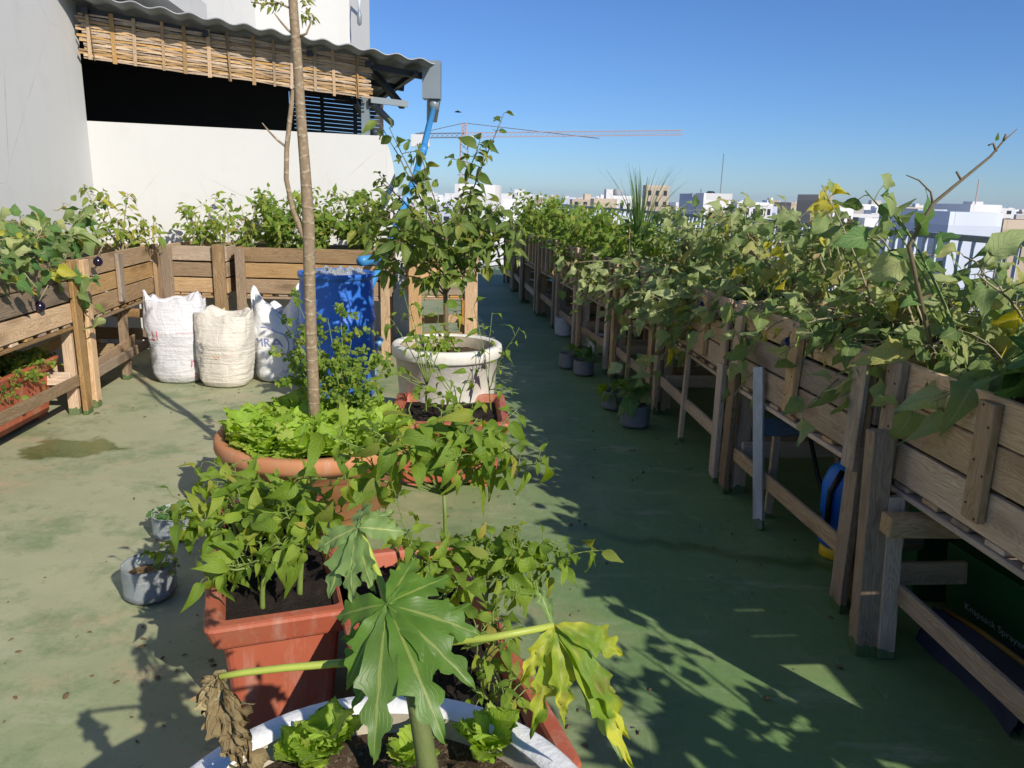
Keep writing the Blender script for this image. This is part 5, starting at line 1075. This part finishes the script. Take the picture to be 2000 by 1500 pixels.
# unseen potted shrub, added to cast the camera holder's shade at the lower left
bx,by=0.26,-0.66; round_pot('white_pot',(bx,by),0.24,0.45,0.17,'white pot with a shrub just behind the camera','pot_white',12,0.40)
P=Plant('pepper_bush',(bx,by,0.40),'tall shrub in a white pot just behind the camera','plant',None,970,False,'stem_brown')
for tp in spread(P.rng,(bx,by,0.4),19,0.50,0.75,2.0,elong=0.85):
    f=P.path(P.base,P.base.lerp(Vector(tp),0.5)+Vector((0,0,0.2)),tp,0.010,0.003,7,6); P.leaves(f,0.25,1.02,16,'bush',0.12,0.4,0.02)
    for q in range(4): P.twig(f,P.rng.uniform(0.3,1),0.14,'bush',0.11,7,droop=0.4)
P.done()

bx,by=1.72,0.85; round_pot('white_pot',(bx,by),0.22,0.45,0.16,'white pot with a sparse shrub beside the camera on the right','pot_white',13,0.40)  # unseen pot and sparse shrub, added to break the sunlight into dapples
P=Plant('pepper_bush',(bx,by,0.40),'sparse shrub in the white pot beside the camera on the right','plant',None,971,False,'stem_brown')
for tp in spread(P.rng,(bx,by,0.4),16,0.42,0.7,1.5,elong=1.4):
    f=P.path(P.base,P.base.lerp(Vector(tp),0.5)+Vector((0,0,0.2)),tp,0.008,0.003,7,6); P.leaves(f,0.35,1.02,10,'eggplant',0.12,0.4,0.03)
P.done()

# fallen bits on the floor
rng=random.Random(41); m=MB()
spots=[(AC.x-0.3,AC.y,0.35),(CC.x+0.35,CC.y+0.2,0.3),(BC.x+0.2,BC.y-0.4,0.4),(BW[0]-0.4,BW[1]-0.3,0.5),(0.75,5.0,0.5),(1.2,3.2,0.35),(0.9,4.2,0.5),(-2.8,5.6,0.4),(-2.3,5.9,0.3),(-1.6,2.4,0.7),(0.5,2.6,0.8)]
for i in range(260):
    a=rng.choice(spots); x=a[0]+rng.gauss(0,a[2]*0.6); y=a[1]+rng.gauss(0,a[2]*0.9); r=rng.uniform(0.003,0.014)*(1.6 if rng.random()<0.12 else 1); th=rng.uniform(0,6.28); el=rng.uniform(0.25,0.8)
    if abs(x+0.4)<0.0: continue
    b=len(m.v)
    for k in range(6): q=2*math.pi*k/6; u,w=r*math.cos(q),r*el*math.sin(q); m.v.append((x+u*math.cos(th)-w*math.sin(th),y+u*math.sin(th)+w*math.cos(th),0.002+rng.uniform(0,0.006)))
    m.v.append((x,y,0.006+r*0.35)); 
    for k in range(6): m.f.append((b+k,b+(k+1)%6,b+6))
simple('litter_brown',(0.13,0.085,0.045),0.9,0.5,30)
m.build('leaf_litter','litter_brown',kind='stuff',label='scattered crumbs of soil and dry leaf on the floor',cat='litter')

# ================================================================= CITY, CRANE, HAZE
def building(name,u0,u1,vt,d,mat,label,depth=None,zb=-16,floors=0,cols=0,grp=None,extras=(),side=0.0):
    a=gy(u0,vt,d); b=gy(u1,vt,d); w=abs(b.x-a.x); zt=(a.z+b.z)/2; dp=depth or max(6,w*0.8); cx=(a.x+b.x)/2
    T=thing(name,Vector((cx,d,zb)),label,'building',grp)
    m=MB(); m.box((cx,d+dp/2,(zt+zb)/2),(w,dp,zt-zb)); m.build('wall',mat,T)
    pw=max(0.25,w*0.03)
    for x in (cx-w/2+pw/2,cx+w/2-pw/2): m=MB(); m.box((x,d+dp/2,zt+0.3),(pw,dp-0.02,0.6)); m.build('roof_parapet',mat,T)
    for y in (d+pw/2,): m=MB(); m.box((cx,y,zt+0.3),(w-2*pw,pw,0.6)); m.build('roof_parapet',mat,T)
    for i in range(floors):
        for j in range(cols):
            ww=w/cols; m=MB(); m.box((cx-w/2+ww*(j+0.5),d-0.0,zt-1.6-3.1*i),(ww*0.42,0.12,1.4)); m.build('window','window_dark',T)
    for kind,fx,fw,fh,mt in extras:
        m=MB()
        if kind=='tank': 
            lathe_m=lathe([(fw/2,0),(fw/2,fh*0.8),(fw*0.3,fh)],12,(cx+fx*w,d+dp*0.3,zt)); lathe_m.build('roof_tank',mt,T,True)
        elif kind=='mast': m.tube([(cx+fx*w,d+dp*0.4,zt),(cx+fx*w,d+dp*0.4,zt+fh)],fw,5); m.build('antenna',mt,T)
        else: m.box((cx+fx*w,d+dp*0.45,zt+fh/2),(fw*w,dp*0.5,fh)); m.build('roof_hut',mt,T)
    return T
spec=[(888,975,381,46,'city_white','long low white rooftop wall below the crane',0,0,()),
 (1160,1205,396,120,'city_beige','beige flat-roofed house left of the lemongrass',2,4,(('hut',0.2,0.3,2,'city_white'),)),
 (1195,1235,388,170,'city_white','white house just left of the lemongrass',2,3,(('tank',-0.2,2,2,'city_grey'),)),
 (1262,1308,366,230,'city_beige','tall block with balcony openings behind the lemongrass',6,3,()),
 (1320,1352,402,150,'city_white','small white house right of the tall block',2,3,()),
 (1352,1372,391,75,'city_blue','narrow grey-lilac block beside the twin white block',0,0,()),
 (1374,1430,391,72,'city_white','white windowless block with a dark roof tank and antenna',0,0,(('tank',-0.1,0.9,0.8,'window_dark'),('mast',0.3,0.04,4.2,'crane_grey'),('mast',-0.4,0.05,1.0,'crane_grey'))),
 (1440,1510,400,190,'city_white','pale house cluster between the white block and the beige block',2,5,()),
 (1545,1600,404,120,'city_beige','sandy block left of the beige tower',1,3,()),
 (1598,1626,392,80,'city_beige','plain beige stair tower above the eggplants',0,0,()),
 (1628,1668,406,95,'city_white','white house right of the beige stair tower',1,3,()),
 (1790,1848,425,58,'city_blue','pale blue house with two small windows beside the bare twig',1,3,()),
 (1760,1800,412,130,'city_beige','sand coloured house behind the bare twig',2,4,()),
 (1894,1955,415,62,'city_white','bright white house with a small orange window at right',1,2,(('mast',0.2,0.05,2.6,'crane_red'),)),
 (1852,1956,441,36,'city_blue','long pale blue wall just beyond the railing',0,0,()),
 (1958,2060,448,52,'city_beige','beige house at the right edge beyond the railing',1,4,()),
 (1850,1892,418,110,'city_white','white house behind the long pale blue wall',2,3,())]
for u0,u1,vt,d,mt,lab,fl,cl,ex in spec: building('city_building',u0,u1,vt,d,mt,lab,floors=fl,cols=cl,extras=ex,grp=None)
rc=random.Random(12); k=0
for i in range(290):
    d=math.exp(rc.uniform(math.log(130),math.log(2400))); az=rc.uniform(-0.15,0.85); x=d*az
    w=rc.uniform(9,22)*(1 if d<900 else 1.6); zt=rc.uniform(-7,-0.8)+ (rc.uniform(0,6) if rc.random()<0.3 and d>330 else 0)+d*0.0012
    if d<200: zt-=2
    mt=rc.choice(['city_white']*9+['city_beige']*3+['city_pink','city_blue'])
    band=0 if d<350 else (1 if d<900 else 2)
    T=thing('city_building',Vector((x,d,-16)),('flat-roofed pale house in the nearer city beyond the railing','small pale house in the middle distance of the city','tiny pale house in the hazy far city')[band],'building',('nearer city houses','mid distance city houses','far city houses')[band])
    dp=rc.uniform(8,18); m=MB(); m.box((x,d+dp/2,(zt-16)/2),(w,dp,zt+16)); m.build('wall',mt,T)
    m=MB(); m.box((x+w*rc.uniform(-0.25,0.25),d+dp*0.5,zt+1.2),(w*rc.uniform(0.2,0.4),dp*0.4,2.4)); m.build('roof_hut',rc.choice([mt,'city_white','city_roof']),T)
    if band<1:
        nc=rc.randint(3,5)
        for a in range(2):
            for c in range(nc): m=MB(); m.box((x-w/2+w*(c+0.5)/nc,d,zt-1.7-3.1*a),(w/nc*0.42,0.14,1.4)); m.build('window','window_dark',T)
# crane
CY=150; T=thing('tower_crane',Vector((gy(905,380,CY).x,CY,-16)),'red and white tower crane standing over the city, jib to the right','crane')
cx=gy(905,380,CY).x; zj=gy(905,266,CY).z
def lattice(name,p,q,wd,nseg,mat,r=0.09,up=Vector((0,1,0))):
    p,q=Vector(p),Vector(q); ax=(q-p).normalized(); s1=ax.cross(up).normalized(); s2=ax.cross(s1).normalized(); m=MB(); h=wd/2
    cs=[s1*h+s2*h,s1*-h+s2*h,s1*-h-s2*h,s1*h-s2*h]
    for c in cs: m.tube([p+c,q+c],r,5)
    for i in range(nseg):
        a,b=p.lerp(q,i/nseg),p.lerp(q,(i+1)/nseg)
        for j in range(4): m.tube([a+cs[j],b+cs[(j+1)%4]],r*0.6,4,False)
    m.build(name,mat,T)
lattice('mast',(cx,CY,-16),(cx,CY,zj),1.4,22,'crane_red',0.075)
tipz=gy(1333,259,CY); lattice('jib',(cx,CY,zj+0.2),(tipz.x,CY,tipz.z),0.8,40,'crane_red',0.045,Vector((0,0,1)))
cj=gy(812,265,CY); lattice('counter_jib',(cx,CY,zj+0.2),(cj.x,CY,cj.z),0.8,10,'crane_grey',0.07,Vector((0,0,1)))
m=MB(); m.box((cj.x+0.9,CY,cj.z-0.9),(3.4,1.6,2.2)); m.build('counterweight','city_white',T)
ap=Vector((cx,CY,gy(905,240,CY).z)); lattice('apex',(cx,CY,zj),tuple(ap),0.8,4,'crane_red',0.08)
for e in (cj+Vector((0.5,0,0.4)),Vector((cx,CY,0)).lerp(tipz,0.62)*1.0): 
    q=Vector((e.x,CY,max(e.z,zj+0.3))); m=MB(); m.tube([ap,q],0.07,4); m.build('tie_cable','crane_grey',T)
m=MB(); m.box((cx+1.1,CY-0.6,zj-0.9),(1.5,1.5,1.9)); m.build('cab','city_white',T)
# a far bird
q=gy(894,219,40); T=thing('bird',q,'tiny dark bird flying left of the crane','bird'); m=MB(); m.tube([q+Vector((-0.16,0,0)),q+Vector((-0.05,0,0.02)),q+Vector((0.1,0,0.01)),q+Vector((0.2,0,0.0))],[0.01,0.04,0.035,0.006],6); m.build('body','black_rubber',T,True)
m=MB(); m.v=[tuple(q+Vector(v)) for v in ((-0.04,0,0.02),(0.08,0,0.02),(0.06,-0.28,0.05),(-0.02,0.28,0.05),(-0.02,-0.15,0.06),(0.06,0.15,0.06))]; m.f=[(0,1,2,4),(0,1,5,3)]; m.build('wing','black_rubber',T)
# haze
t=NT('haze_air'); t.n.remove(t.b); pv=t.new('VolumePrincipled'); pv.inputs['Color'].default_value=(0.80,0.88,1.0,1); pv.inputs['Density'].default_value=0.00010; pv.inputs['Anisotropy'].default_value=0.2; t.ln(pv.outputs[0],t.out.inputs['Volume'])
m=MB(); m.box((0,0,7),(9000,9000,48)); m.build('haze','haze_air',kind='stuff')
